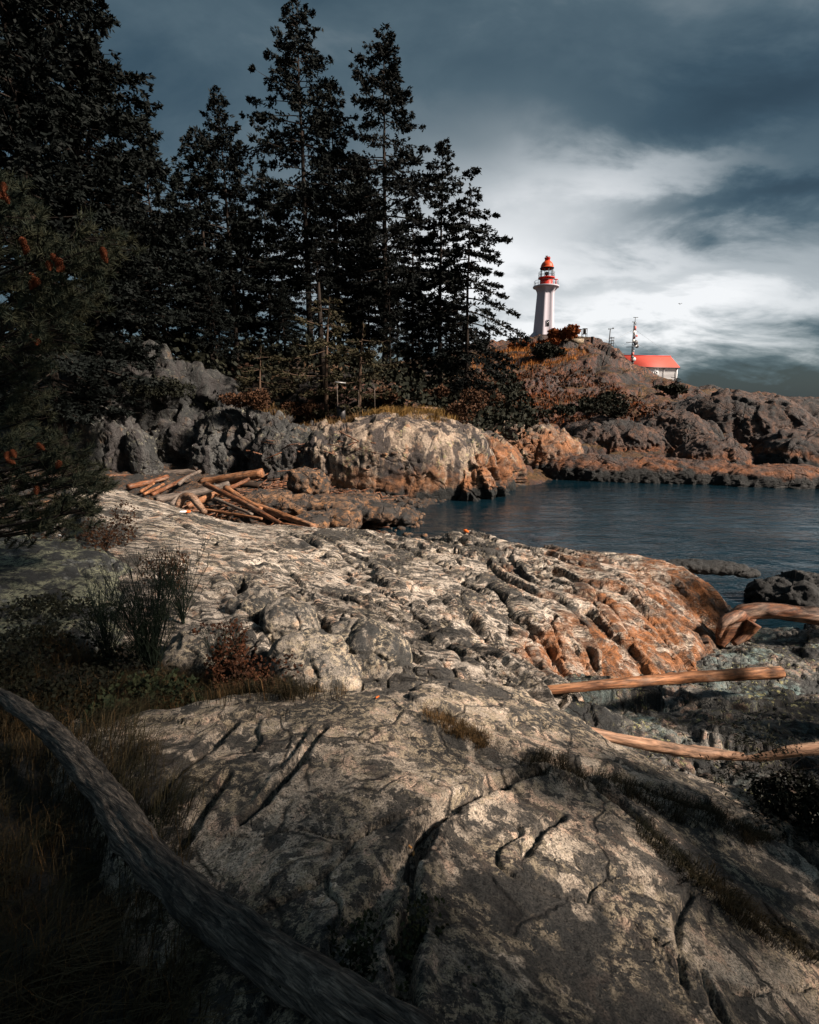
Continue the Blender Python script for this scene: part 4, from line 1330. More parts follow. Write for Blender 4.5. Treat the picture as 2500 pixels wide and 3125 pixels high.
# ---- near pine with cones at the left edge
ZS = 500.0 / 898.0
UPPER = [(10, 80), (40, 130), (100, 200), (60, 300), (150, 380), (200, 400), (340, 470), (300, 500), (540, 370), (580, 430), (590, 530), (520, 530), (400, 530), (460, 480), (180, 510), (100, 630),
         (430, 690), (480, 700), (460, 780), (340, 680), (250, 760), (380, 940), (300, 900), (200, 1090), (20, 230), (90, 480), (30, 420), (260, 600), (150, 720), (60, 760), (330, 800),
         (120, 900), (40, 940), (220, 980), (60, 1100), (140, 1180), (280, 820)]
LOWER = [(130, 1310), (60, 1330), (170, 1400), (20, 1290), (90, 1400), (220, 1510), (290, 1560), (380, 1590), (330, 1650), (450, 1690), (500, 1740), (520, 1790), (420, 1750), (260, 1650), (120, 1600),
         (60, 1700), (200, 1750), (300, 1800), (380, 1850), (480, 1850), (250, 1900), (150, 1850), (60, 1900), (350, 1950), (450, 1900), (200, 1980), (30, 1500), (140, 1500),
         (30, 1600), (120, 1960), (300, 1980), (400, 1980), (30, 1800), (110, 1740), (420, 1660), (350, 1720), (30, 2010)]
pine_base = np.array([-5.9, 6.0, 0])
pine_base[2] = drop(pine_base[0], pine_base[1])[0]
pine = empty('pine_tree', pine_base)
tag(pine, 'near pine with orange-brown cones reaching in from the left edge', 'tree')
rs = np.random.default_rng(77)
tb, nb = Buf(), Buf()
zt = np.linspace(-0.4, 7.0, 9)
tb.tube(np.column_stack([0.15 * np.sin(zt), 0.1 * np.cos(zt), zt]), np.linspace(0.17, 0.05, 9), 9)
cl_c, cl_d = [], []
for lst, Y0 in ((UPPER, 5.6), (LOWER, 6.0)):
    for (zx, zy) in lst:
        P = at(zx * ZS, 500 + zy * ZS, Y0 + rs.normal() * 0.30) - pine_base
        root = np.array([0, 0, max(0.3, P[2] - 0.15 - 0.12 * np.hypot(P[0], P[1]))])
        s = np.linspace(0, 1, 6)[:, None]
        pth = root + (P - root) * s + np.array([0, 0, -0.18]) * (s * (1 - s))
        tb.tube(pth, np.linspace(0.022, 0.007, 6), 4, cap=False)
        for j in range(8):
            off = rs.normal(size=3) * np.array([0.12, 0.14, 0.09])
            d = unit(P - root + rs.normal(size=3) * 0.5 + np.array([0, 0, 0.5]))
            c = P + off
            tb.tube([P - (P - root) * 0.12, c], [0.008, 0.005], 3, cap=False)
            cl_c.append(c)
            cl_d.append(d)
cl_c, cl_d = np.array(cl_c), np.array(cl_d)
nn = 80
C = np.repeat(cl_c, nn, 0) + np.repeat(cl_d, nn, 0) * rs.uniform(-0.10, 0.05, (len(cl_c) * nn, 1))
D = unit(np.repeat(cl_d, nn, 0) * 0.75 + rs.normal(size=C.shape) * 0.55)
S = unit(np.cross(D, rs.normal(size=C.shape))) * 0.0042
ln = rs.uniform(0.07, 0.125, (len(C), 1))
V = np.stack([C - S, C + S, C + D * ln], 1).reshape(-1, 3)
nb.add(V, None, np.arange(len(V)).reshape(-1, 3))
tb.build('trunk', M['bark'], pine, smooth=True)
nb.build('crown', M['pine'], pine)
cone = Buf()
for r_ in range(7):
    z = -0.045 + r_ * 0.014
    rr = 0.030 * math.sin(math.pi * (r_ + 0.8) / 8.2) + 0.004
    for a_ in range(8):
        a = a_ * 0.785 + r_ * 0.39
        x, y = math.cos(a), math.sin(a)
        cone.add([(x * rr * 0.4, y * rr * 0.4, z - 0.006), (x * rr + y * 0.010, y * rr - x * 0.010, z + 0.004), (x * rr * 1.12, y * rr * 1.12, z + 0.011), (x * rr - y * 0.010, y * rr + x * 0.010, z + 0.004)], [(0, 1, 2, 3)])
cone.lathe([(0.001, -0.05), (0.018, -0.03), (0.022, 0.0), (0.014, 0.035), (0.001, 0.05)], 8)
cone_me = cone.mesh('cone')
cone_me.materials.append(M['cone'])
CONES = [(20, 130), (10, 170), (35, 190), (125, 430), (140, 470), (270, 560), (320, 540), (330, 575), (300, 520), (180, 625), (200, 650), (175, 665), (570, 485), (575, 515), (40, 1600), (60, 1630), (75, 1590),
         (320, 1650), (200, 1790), (225, 1550), (160, 940), (205, 970)]
for (zx, zy) in CONES:
    P = at(zx * ZS, 500 + zy * ZS, 5.05) - pine_base
    o = bpy.data.objects.new('cone', cone_me)
    COL.objects.link(o)
    o.parent = pine
    o.location = P
    o.scale = (0.9,) * 3
    o.rotation_euler = (rng.uniform(-0.8, 0.8), rng.uniform(-0.8, 0.8), rng.uniform(0, 6))


# ---- bushes
def bush(name, label, group, base, r, h, n, mats, leaf=0.05, wid=0.02, stems=12, seed=0, cat='bush', k=2, upright=0.3):
    rs = np.random.default_rng(seed)
    o = empty(name, base)
    sb, lb = Buf(), Buf()
    C, D = [], []
    lumps = [(rs.normal(size=3) * np.array([0.45, 0.45, 0.0]) + np.array([0, 0, rs.uniform(0.25, 0.75)]), rs.uniform(0.3, 0.55)) for _ in range(max(5, stems // 2))]
    for i in range(stems):
        lc, lr = lumps[i % len(lumps)]
        tip = (lc + rs.normal(size=3) * lr * 0.5) * np.array([r, r, h])
        tip[2] = max(tip[2], 0.1 * h)
        s = np.linspace(0, 1, 5)[:, None]
        mid = np.array([tip[0] * 0.25, tip[1] * 0.25, tip[2] * 0.6])
        pth = 2 * s * (1 - s) * mid + s * s * tip + np.array([0, 0, -0.15 * h]) * (1 - s)
        sb.tube(pth, np.linspace(0.010, 0.003, 5) * min(h, 3.0), 3, cap=False)
    for j in range(n):
        lc, lr = lumps[rs.integers(len(lumps))]
        d = unit(rs.normal(size=3))
        c = (lc + d * lr * rs.uniform(0.35, 1.0) ** 0.5 * np.array([1, 1, 0.75])) * np.array([r, r, h])
        if c[2] < 0.02 * h:
            c[2] = rs.uniform(0.02, 0.3) * h
        C.append(c)
        D.append(d + np.array([0, 0, upright]))
    sprays(lb, np.array(C), unit(np.array(D)), leaf, wid, k, rs, 0.8)
    sb.build('stems', M['bark'], o)
    lb.build('foliage', mats, o)
    return tag(o, label, cat, group)


def on_land(px, py):
    p = pick(px, py)
    return tuple(p)


bush('shrub', 'rust-orange rounded bush on the hilltop right beside the lighthouse', None, on_land(1728, 1042), 2.3, 2.2, 1500, M['bush_rust'], 0.5, 0.2, 14, 301)
bush('shrub', 'low rust-brown bush at the lighthouse foot', None, on_land(1672, 1052), 2.2, 0.9, 900, M['bush_rust'], 0.45, 0.18, 10, 302)
bush('shrub', 'rust-brown bush left of the lighthouse foot', None, on_land(1600, 1062), 2.4, 1.0, 800, M['bush_rust'], 0.45, 0.18, 10, 303)
HB = [(1660, 1100, 3.0, 2.2, 'bush_dark', 'dark bush on the upper slope below the hilltop bush'),
      (1480, 1190, 2.6, 2.2, 'bush_dark', 'dark bush beside the drooping fir'), (1500, 1265, 2.2, 2.2, 'bush_brown', 'reddish brown bush at the foot of the hill by the wood'), (1700, 1285, 2.0, 1.6, 'bush_dark', 'dark thicket above the second low dome'), (1800, 1255, 2.4, 1.6, 'bush_dark', 'dark thicket above the pale-crested ridge'),
      (1440, 1230, 2.0, 2.6, 'bush_brown', 'rust-coloured shrub in shade below the drooping fir'),
      (1420, 1290, 1.4, 1.8, 'bush_brown', 'rust shrub beside the stone wall'), (1300, 1225, 1.2, 1.0, 'bush_brown', 'rusty shrub behind the stone wall'),
      (1180, 1240, 1.3, 1.1, 'bush_brown', 'brown shrub behind the rail posts'), (760, 1250, 1.4, 1.0, 'bush_brown', 'brown shrub on the cliff edge above the buttress'),
      (900, 1270, 1.4, 1.0, 'bush_brown', 'brown scrub in the notch left of the dome'), (640, 1245, 1.5, 1.0, 'bush_dark', 'dark scrub along the cliff top'),
      (2050, 1205, 2.0, 1.2, 'bush_dark', 'low dark scrub below the dead tree'), (1850, 1275, 1.8, 1.2, 'bush_dark', 'dark scrub on the pale-crested ridge'),
      (500, 1215, 1.8, 1.3, 'bush_dark', 'dark scrub on the sloping left cliff top'), (1380, 1130, 2.6, 2.2, 'bush_dark', 'dark bush at the right foot of the slender fir')]
for i, (px, py, r, h, mm, lab) in enumerate(HB):
    d = np.linalg.norm(np.array(on_land(px, py)) - CAM)
    lf = 0.0052 * d
    bush('shrub', lab, 'shrubs on the hillside and cliff tops', on_land(px, py), r, h, 1100, M[mm], lf, lf * 0.38, 12, 320 + i)


# ---- grass: blades joined into masses nobody could count
def blades(buf, B, h, w, lean, rs, curl=0.5):
    n = len(B)
    a = rs.uniform(0, 6.283, n)
    dirh = np.column_stack([np.cos(a), np.sin(a), 0 * a]) * 0.55 + np.asarray(lean)
    side = np.column_stack([-np.sin(a + rs.normal(size=n)), np.cos(a), 0 * a]) * w[:, None] * 0.5
    up_ = np.array([0, 0, 1.0])
    m1 = B + (dirh * 0.25 * curl + up_ * 0.55) * h[:, None]
    tip = B + (dirh * curl * 1.1 + up_ * (0.95 - 0.45 * curl * rs.uniform(0.3, 1.3, n))[:, None]) * h[:, None]
    V = np.stack([B - side, B + side, m1 + side * 0.7, m1 - side * 0.7, tip], 1).reshape(-1, 3)
    i = np.arange(n)[:, None] * 5
    buf.add(V, i + np.array([[0, 1, 2, 3]]), i + np.array([[3, 2, 4]]))


def scatter(poly, n, rs):
    P = np.array(poly)
    lo, hi = P.min(0), P.max(0)
    out = []
    while len(out) < n:
        q = rs.uniform(lo, hi, (n * 2, 2))
        q = q[poly_dist(q, poly) < 0]
        out += list(q)
    return np.array(out[:n])


def grass(name, label, material, poly, n, h0, h1, w, lean=(0, 0, 0), curl=0.5, clump=0.5, seed=0, only=None, clumps=60):
    rs = np.random.default_rng(seed)
    q = scatter(poly, n, rs)
    cc = scatter(poly, clumps, rs)
    pickc = cc[rs.integers(len(cc), size=n)]
    m_ = rs.random(n) < clump
    sz = np.sqrt(np.ptp(np.array(poly)[:, 0]) * np.ptp(np.array(poly)[:, 1]) / max(1, len(cc))) * 0.18
    q[m_] = pickc[m_] + rs.normal(size=(m_.sum(), 2)) * sz
    z = np.array([drop(x, y, 30)[0] for x, y in q])
    b = Buf()
    hs_ = rs.uniform(h0, h1, n) * (0.6 + 0.8 * (fbm(np.column_stack([q, 0 * z]) * 2.0, 2, seed) + 0.5))
    blades(b, np.column_stack([q, z - 0.01]), np.clip(hs_, h0 * 0.4, h1 * 1.6), np.full(n, w), lean, rs, curl)
    o = b.build(name, material)
    return tag(o, label, 'grass', None, 'stuff')


bank = [(-0.45, 0.75), (-0.75, 1.35), (-1.0, 2.0), (-1.45, 2.6), (-2.0, 3.2), (-1.4, 3.7), (-1.0, 4.0), (-3.0, 4.6), (-4.6, 4.5), (-4.6, 3.0), (-2.6, 1.2), (-1.2, 0.6)]
grass('grass_bank', 'dark matted grass covering the lower left corner', M['grass_dark'], bank, 30000, 0.10, 0.26, 0.0035, (0.55, 0.2, 0), 0.95, 0.55, 401, clumps=160)
grass('dry_grass_bank', 'dry reddish-brown stalks over the dark grass at lower left', M['grass_dry'], bank, 3500, 0.16, 0.36, 0.0026, (0.3, -0.1, 0), 0.7, 0.8, 402, clumps=26)
hollow = [tuple(pick(*p)[:2]) for p in [(640, 2170), (800, 2150), (1050, 2140), (1090, 2090), (900, 2050), (640, 2090), (500, 2160)]]
grass('hollow_grass', 'dark green and brown grass tufts in the hollow in front of the boulders', M['grass_dark'], hollow, 5000, 0.12, 0.30, 0.004, (0.1, -0.3, 0), 0.8, 0.85, 403, clumps=18)
grass('hollow_dry_grass', 'dry straw-coloured grass round the boulders', M['grass_dry'], hollow, 2600, 0.10, 0.30, 0.0035, (0.0, -0.2, 0), 0.7, 0.9, 404, clumps=14)
for i, (ln_, lab) in enumerate([([(1300, 2165), (1420, 2215), (1500, 2260), (1480, 2285), (1380, 2250), (1290, 2195)], 'rusty dry grass in the short groove high on the slab'),
                                ([(1600, 2310), (1750, 2340), (1900, 2375), (2130, 2440), (2350, 2530), (2350, 2590), (2100, 2520), (1880, 2440), (1700, 2390), (1580, 2340)], 'dark dry grass filling the long groove across the slab'),
                                ([(1950, 2500), (2060, 2600), (2300, 2780), (2500, 2900), (2500, 2960), (2280, 2840), (2040, 2650), (1930, 2520)], 'sparse dark grass along the lower right groove')]):
    pl = [tuple(pick(*p)[:2]) for p in ln_]
    grass('groove_grass', lab, M['grass_dry'] if i == 0 else M['grass_dark'], pl, (2200, 5200, 2600)[i], 0.03, 0.11, 0.003, (0.2, -0.2, 0), 0.9, 0.5, 410 + i, clumps=30)
dtop = [tuple(pick(*p)[:2]) for p in [(1080, 1290), (1180, 1300), (1280, 1292), (1350, 1270), (1300, 1262), (1180, 1255), (1070, 1262)]]
dtop = [(x, y) for x, y in dtop]
grass('dome_grass', 'golden dry grass on top of the rock dome', M['grass_gold'], [(-2.6, 28.6), (0.2, 28.0), (2.6, 28.4), (3.2, 31.0), (0, 31.6), (-2.8, 30.8)], 6000, 0.25, 0.6, 0.018, (0.4, -0.1, 0), 0.8, 0.7, 420, clumps=60)
grass('cliff_grass', 'brown grass along the cliff tops', M['grass_dry'], [(-9, 30.0), (-3, 28.2), (-2.6, 31.5), (-9, 33.5)], 7000, 0.25, 0.6, 0.018, (0.3, -0.1, 0), 0.8, 0.7, 421, clumps=60)
hill1 = [tuple(pick(*p)[:2]) for p in [(1420, 1110), (1500, 1075), (1620, 1050), (1720, 1042), (1800, 1060), (1760, 1110), (1620, 1130), (1480, 1150)]]
grass('hill_grass', 'bright rust-orange grass over the hilltop below the lighthouse', M['grass_orange'], hill1, 8000, 0.4, 1.0, 0.05, (0.3, 0, 0), 0.7, 0.75, 422, clumps=120)
hill2 = [tuple(pick(*p)[:2]) for p in [(1480, 1280), (1460, 1200), (1600, 1140), (1800, 1120), (1900, 1200), (2050, 1240), (2000, 1270), (1750, 1290)]]
grass('slope_grass', 'dull rust grass over the lower hillside', M['bush_rust'], hill2, 7000, 0.25, 0.6, 0.05, (0.3, 0, 0), 0.7, 0.8, 423, clumps=150)


def mass_of_leaves(name, label, material, poly, n, hmax, leaf, wid, seed, k=2):
    rs = np.random.default_rng(seed)
    q = scatter(poly, n, rs)
    z = np.array([drop(x, y, 60)[0] for x, y in q])
    lump = np.clip(0.5 + fbm(np.column_stack([q * 0.35, 0 * z]), 3, seed) * 1.6, 0.05, 1.3)
    P = np.column_stack([q, z + rs.uniform(0, 1, n) ** 0.7 * hmax * lump])
    b = Buf()
    sprays(b, P, unit(rs.normal(size=(n, 3)) + np.array([0, 0, 0.6])), leaf, wid, k, rs, 0.8)
    return tag(b.build(name, material), label, 'undergrowth', None, 'stuff')


mass_of_leaves('forest_undergrowth', 'dark undergrowth on the forest floor behind the cliffs', M['bush_dark'],
               [(-30, 34), (-14, 33.5), (-7, 32.5), (3, 32.5), (8, 34), (11, 44), (12, 60), (-10, 62), (-40, 60)], 16000, 2.2, 0.42, 0.15, 430)
mass_of_leaves('hill_undergrowth', 'dark brown scrub over the lower hillside', M['bush_brown'], hill2, 2600, 0.7, 0.34, 0.12, 431)

# ================================================================ lighthouse
LX, LY = 1657, 112.0
base = at(LX, 1056, LY)
zg = drop(base[0], LY)[0]
LZ = min(zg, base[2]) - 0.3
zz = lambda py: at(LX, py, LY)[2] - LZ
lh = empty('lighthouse', (base[0], LY, LZ), R(10))
tag(lh, 'white six-sided lighthouse with red and orange lantern on the hilltop', 'lighthouse')
z_gal = zz(877)
z_sh = zz(898)
tl = Y_ = LY / ray(LX, 950)[1]
m_px = tl / FPX
r_top, r_bot, r_gal, r_lan = 26.5 * m_px, 36 * m_px, 38.0 * m_px, 18.6 * m_px


def hexring(rr, rf, z, flare=0.0):
    """six ribs of radius rr with recessed faces of radius rf between"""
    V = []
    for k_ in range(6):
        a = k_ * math.pi / 3
        for da, r_ in ((-0.13, rr), (0.13, rr), (0.24, rf / math.cos(0.24 - math.pi / 6) * 0.866 * 1.02), (math.pi / 3 - 0.24, rf / math.cos(0.24 - math.pi / 6) * 0.866 * 1.02)):
            V.append((r_ * math.cos(a + da), r_ * math.sin(a + da), z))
    return V


rings = []
for f, in [(x,) for x in np.linspace(0, 1, 8)]:
    z = f * z_sh
    rr = r_bot + (r_top - r_bot) * f ** 0.85
    rings.append(hexring(rr, rr * 0.93, z))
for f in np.linspace(0.15, 1, 7):
    z = z_sh + (z_gal - z_sh) * f
    rr = r_top + (r_gal * 0.985 - r_top) * f ** 1.6
    rf = r_top * 0.93 + (r_gal * 0.985 - r_top * 0.93) * max(0, (f - 0.3) / 0.7) ** 1.5
    rings.append(hexring(rr, rf, z))
b = Buf()
n = 24
V = np.array(rings).reshape(-1, 3)
i = np.arange(len(rings) - 1)[:, None] * n
j = np.arange(n)[None, :]
b.add(V, np.stack([i + j, i + (j + 1) % n, i + n + (j + 1) % n, i + n + j], 2).reshape(-1, 4))
b.build('tower', M['white'], lh)
b = Buf()
for k_ in range(6):
    if k_ in (3,):
        a = k_ * math.pi / 3
        c = np.array([math.cos(a), math.sin(a), 0]) * (r_bot * 1.0)
        h = 2.2
        w = 0.55
        t_ = np.array([-math.sin(a), math.cos(a), 0]) * w
        o_ = np.array([math.cos(a), math.sin(a), 0])
        up_ = np.array([0, 0, 1.0])
        b.add([c - t_ - o_ * 0.6, c + t_ - o_ * 0.6, c + t_ + o_ * 0.55, c - t_ + o_ * 0.55,
               c - t_ - o_ * 0.6 + up_ * h * 1.5, c + t_ - o_ * 0.6 + up_ * h * 1.5, c + t_ + o_ * 0.5 + up_ * h, c - t_ + o_ * 0.5 + up_ * h],
              [(0, 1, 5, 4), (1, 2, 6, 5), (2, 3, 7, 6), (3, 0, 4, 7), (4, 5, 6, 7)])
b.build('buttress_foot', M['white'], lh)
b = Buf()
b.lathe([(r_gal * 0.9, z_gal - 0.02), (r_gal, z_gal - 0.10), (r_gal * 1.02, z_gal), (r_gal * 1.02, z_gal + 0.16), (r_gal, z_gal + 0.2), (0.0, z_gal + 0.2)], 36)
b.build('gallery', M['white'], lh)
z_l0, z_l1 = z_gal + 0.2, zz(849)
b = Buf()
b.lathe([(r_lan, z_l0), (r_lan, z_l1), (0, z_l1)], 28)
b.build('lantern_base', M['red'], lh)
b = Buf()
b.lathe([(r_lan, z_l1 - 0.12), (24.5 * m_px, z_l1 - 0.10), (24.5 * m_px, z_l1 + 0.10), (0, z_l1 + 0.11)], 28)
b.build('upper_gallery', M['red'], lh)
z_g1 = zz(818)
b = Buf()
b.lathe([(r_lan * 0.95, z_l1 + 0.1), (r_lan * 0.95, z_g1)], 20)
b.build('lantern_glass', M['glass'], lh)
for k_ in range(10):
    a = k_ * math.pi / 5 + 0.2
    b = Buf()
    b.box((r_lan * 0.97 * math.cos(a), r_lan * 0.97 * math.sin(a), (z_l1 + z_g1) / 2), (0.09, 0.09, z_g1 - z_l1), a)
    b.build('glazing_bar', M['dark_metal'], lh)
b = Buf()
b.lathe([(0.0, z_l1 + 0.1), (0.25, z_l1 + 0.1), (0.22, z_l1 + 0.5), (0.34, z_l1 + 0.7), (0.34, z_l1 + 1.1), (0.1, z_l1 + 1.25), (0, z_l1 + 1.25)], 12)
b.build('lamp', M['dark_metal'], lh)
z_d1 = zz(796)
b = Buf()
b.lathe([(r_lan * 0.9, z_g1 - 0.25), (r_lan * 1.1, z_g1 - 0.15), (r_lan * 1.12, z_g1)], 28)
b.build('dome_skirt', M['dark_metal'], lh)
b = Buf()
pr = [(r_lan * 1.13, z_g1)]
for f in np.linspace(0, 1, 9):
    a = f * math.pi / 2 * 0.86
    pr.append((r_lan * 1.02 * math.cos(a), z_g1 + 0.08 + (z_d1 - z_g1) * math.sin(a)))
b.lathe(pr, 28)
dome = b.build('dome', M['orange'], lh, smooth=True)
z_v = zz(789)
b = Buf()
b.lathe([(0.52, z_d1 - 0.15), (0.52, z_v), (0.60, z_v + 0.03), (0.60, z_v + 0.15), (0.05, z_v + 0.32), (0, z_v + 0.5)], 16)
b.build('ventilator', M['red'], dome)
b = Buf()
b.tube([(0, 0, z_v + 0.3), (0, 0, zz(779))], 0.035, 5)
zv = zz(779) - 0.25
b.box((-0.22, 0, zv + 0.05), (0.42, 0.04, 0.22))
b.tube([(0, 0, zv), (0.42, 0, zv)], 0.03, 5)
b.box((0.42, 0, zv), (0.14, 0.05, 0.14))
b.build('weather_vane', M['dark_metal'], lh)
for rr, z0, h, nn_, nm in ((r_gal * 0.93, z_gal + 0.2, 0.95, 14, 'railing'), (23.5 * m_px, z_l1 + 0.1, 1.0, 12, 'lantern_railing')):
    b = Buf()
    for k_ in range(nn_):
        a = k_ * 2 * math.pi / nn_
        b.tube([(rr * math.cos(a), rr * math.sin(a), z0), (rr * math.cos(a), rr * math.sin(a), z0 + h)], 0.03, 5)
    for hz in (h * 0.5, h):
        ang = np.linspace(0, 2 * math.pi, 37)
        b.tube(np.column_stack([rr * np.cos(ang), rr * np.sin(ang), 0 * ang + z0 + hz]), 0.028, 5, cap=False)
    b.build(nm, M['rail'], lh)
b = Buf()     # fog signal on the gallery
ang = R(-28)
cx_, cy_ = r_gal * 0.74 * math.cos(ang), r_gal * 0.74 * math.sin(ang)
b.tube([(cx_, cy_, z_gal + 0.2), (cx_, cy_, z_gal + 1.3)], [0.16, 0.10], 8)
b.box((cx_, cy_, z_gal + 1.4), (0.75, 0.3, 0.16))
b.build('fog_signal', M['red'], lh)


def lh_window(px, py0, py1, wpx, ang_):
    z0, z1 = zz(py1), zz(py0)
    z_ = (z0 + z1) / 2
    f = z_ / z_sh
    rf = (r_bot + (r_top - r_bot) * f ** 0.85) * 0.93 * 0.88
    rr_ = rf
    b = Buf()
    b.box((rr_ * math.cos(ang_), rr_ * math.sin(ang_), z_), (0.32, wpx * m_px, z1 - z0), ang_)
    b.build('window', M['black_glass'], lh)
    b = Buf()
    for s_ in (-1, 1):
        b.box((rr_ * math.cos(ang_) - s_ * math.sin(ang_) * wpx * m_px * 0.5, rr_ * math.sin(ang_) + s_ * math.cos(ang_) * wpx * m_px * 0.5, z_), (0.34, 0.05, z1 - z0 + 0.1), ang_)
    b.build('window_frame', M['white'], lh)


lh_window(1657, 981, 998, 8, R(-90))
lh_window(1678, 937, 955, 5, R(-30))

# ================================================================ white building with red roof
HY = 103.0
h0 = at(1915, 1117, HY)
h1 = at(2078, 1117, HY)
hw = h1[0] - h0[0]
z_e = h0[2]
z_b = at(2000, 1172, HY)[2] - 1.0
z_r = at(2000, 1086, HY + 2.4)[2]
bd = empty('keeper_building', ((h0[0] + h1[0]) / 2, HY, z_b), R(12))
tag(bd, 'white boarded building with red roof behind the rocky crest', 'building')
we, dep = hw / 2, 4.8
eh = z_e - z_b
rh = z_r - z_b
b = Buf()
b.add([(-we, 0, 0), (we, 0, 0), (we, dep, 0), (-we, dep, 0), (-we, 0, eh), (we, 0, eh), (we, dep, eh), (-we, dep, eh), (-we, dep / 2, rh - 0.1), (we, dep / 2, rh - 0.1)],
      [(0, 1, 5, 4), (2, 3, 7, 6), (1, 2, 6, 5), (3, 0, 4, 7)], [(5, 6, 9), (7, 4, 8)])
b.build('wall', M['white_board'], bd)
nb_ = int(eh / 0.24)
for k_ in range(nb_):
    z = k_ * 0.24
    b = Buf()
    b.add([(-we, -0.045, z), (we, -0.045, z), (we, -0.012, z + 0.235), (-we, -0.012, z + 0.235), (-we, 0, z), (we, 0, z)], [(0, 1, 2, 3), (4, 5, 1, 0)])
    b.build('siding_board', M['white_board'], bd)
ov = 0.35
sl_ = (rh - eh) / (dep / 2)
b = Buf()
ze_ = eh - ov * sl_ + 0.12
for s_ in (0, 1):
    y0 = -ov if s_ == 0 else dep + ov
    b.add([(-we - ov, y0, ze_), (we + ov, y0, ze_), (we + ov * 0.4, dep / 2, rh), (-we - ov, dep / 2, rh),
           (-we - ov, y0, ze_ - 0.14), (we + ov, y0, ze_ - 0.14), (we + ov * 0.4, dep / 2, rh - 0.14), (-we - ov, dep / 2, rh - 0.14)],
          [(0, 1, 2, 3), (7, 6, 5, 4), (0, 4, 5, 1), (1, 5, 6, 2), (3, 7, 4, 0)])
roof = b.build('roof', M['roof_red'], bd)
b = Buf()
b.box((0, -ov - 0.04, ze_ - 0.13), (hw + 2 * ov, 0.10, 0.2))
b.build('gutter', M['dark_metal'], roof)
b = Buf()
b.tube([(-we - ov, dep / 2, rh + 0.02), (we + ov * 0.4, dep / 2, rh + 0.02)], 0.09, 6)
b.build('ridge_cap', M['red'], roof)


def bx(px):
    return (px - 1996.5) * hw / (2078 - 1915.0)


wx = bx(2003)
zw = at(2003, 1141, HY)[2] - z_b
win = Buf()
win.box((wx, -0.03, zw), (0.75, 0.10, 0.86))
win = win.build('window', M['black_glass'], bd)
b = Buf()
for sx in (-1, 1):
    b.box((wx + sx * 0.46, -0.06, zw), (0.14, 0.14, 1.12))
b.box((wx, -0.065, zw + 0.5), (1.06, 0.14, 0.13))
b.box((wx, -0.065, zw - 0.5), (1.06, 0.16, 0.13))
b.build('frame', M['white_board'], win)
b = Buf()
b.box((wx, -0.085, zw), (0.78, 0.05, 0.06))
b.build('sash_bar', M['white_board'], win)
for px in (2031, 2074):
    b = Buf()
    b.tube([(bx(px), -0.12, 0), (bx(px), -0.12, eh - 0.2)], 0.055, 6)
    b.build('downpipe', M['grey_metal'], bd)
for sx in (-1, 1):
    b = Buf()
    b.box((sx * we, -0.03, eh / 2), (0.16, 0.16, eh))
    b.build('corner_board', M['white_board'], bd)


# ================================================================ masts and hilltop things
def mast_at(px, pyb, Y):
    p = at(px, pyb, Y)
    return np.array([p[0], Y, drop(p[0], Y)[0] - 0.1])


p = mast_at(1862, 1066, 92)
t = empty('weather_mast', p)
tag(t, 'short lattice mast with ladder and wind gauge on the bare crest', 'mast')
H1 = at(1862, 1004, 92)[2] - p[2]
Hl = at(1862, 1028, 92)[2] - p[2]
b = Buf()
b.tube([(-0.28, 0, 0), (-0.22, 0, H1)], 0.075, 6)
b.build('pole', M['dark_metal'], t)
for k_ in range(2):
    b = Buf()
    b.tube([(0.15 + 0.38 * k_, 0, 0), (0.15 + 0.38 * k_, 0, Hl)], 0.045, 5)
    b.build('leg', M['dark_metal'], t)
for k_ in range(9):
    b = Buf()
    z = 0.2 + k_ * (Hl - 0.3) / 8
    b.tube([(-0.28, 0, z), (0.55, 0, z + (0.18 if k_ % 2 else -0.05))], 0.045, 4)
    b.build('rung', M['dark_metal'], t)
b = Buf()
b.tube([(-0.5, 0, H1), (0.25, 0, H1 + 0.05)], 0.05, 5)
b.box((0.25, 0, H1 + 0.12), (0.22, 0.1, 0.2))
b.box((-0.5, 0, H1), (0.16, 0.1, 0.14))
b.build('wind_gauge', M['dark_metal'], t)
for sx, L_ in ((-1, 3.4), (-1, 2.2), (1, 3.0), (1, 4.2)):
    b = Buf()
    gx = sx * L_
    b.tube([(0, 0, Hl * 0.95), (gx, 0, drop(p[0] + gx, p[1])[0] - p[2])], 0.014, 3)
    b.build('guy_wire', M['grey_metal'], t)

p = mast_at(1928, 1100, 93)
t = empty('radio_mast', p)
tag(t, 'tall red and white guyed radio mast with dishes beside the red roof', 'mast')
H2 = at(1928, 968, 93)[2] - p[2]
for a in (0, 2.094, 4.189):
    b = Buf()
    b.tube([(0.20 * math.cos(a), 0.20 * math.sin(a), 0), (0.20 * math.cos(a), 0.20 * math.sin(a), H2 * 0.90)], 0.035, 5)
    b.build('leg', M['dark_metal'], t)
for k_ in range(14):
    z = H2 * 0.9 * k_ / 14
    b = Buf()
    for a in (0, 2.094, 4.189):
        b.tube([(0.2 * math.cos(a), 0.2 * math.sin(a), z), (0.2 * math.cos(a + 2.094), 0.2 * math.sin(a + 2.094), z + H2 * 0.9 / 14)], 0.028, 4)
    b.build('lattice_brace', M['dark_metal'] if (k_ // 2) % 2 else M['grey_metal'], t)
for f0, f1, mm in ((0.18, 0.26, 'pink_paint'), (0.26, 0.34, 'white_board'), (0.54, 0.60, 'pink_paint'), (0.60, 0.72, 'white_board'), (0.72, 0.82, 'pink_paint')):
    b = Buf()
    b.box((0.06, -0.12, H2 * (f0 + f1) / 2), (0.34, 0.16, H2 * (f1 - f0) * 0.8))
    b.build('antenna_panel', M[mm], t)
b = Buf()
b.tube([(0, 0, H2 * 0.85), (0, 0, H2)], 0.05, 5)
b.build('top_pole', M['dark_metal'], t)
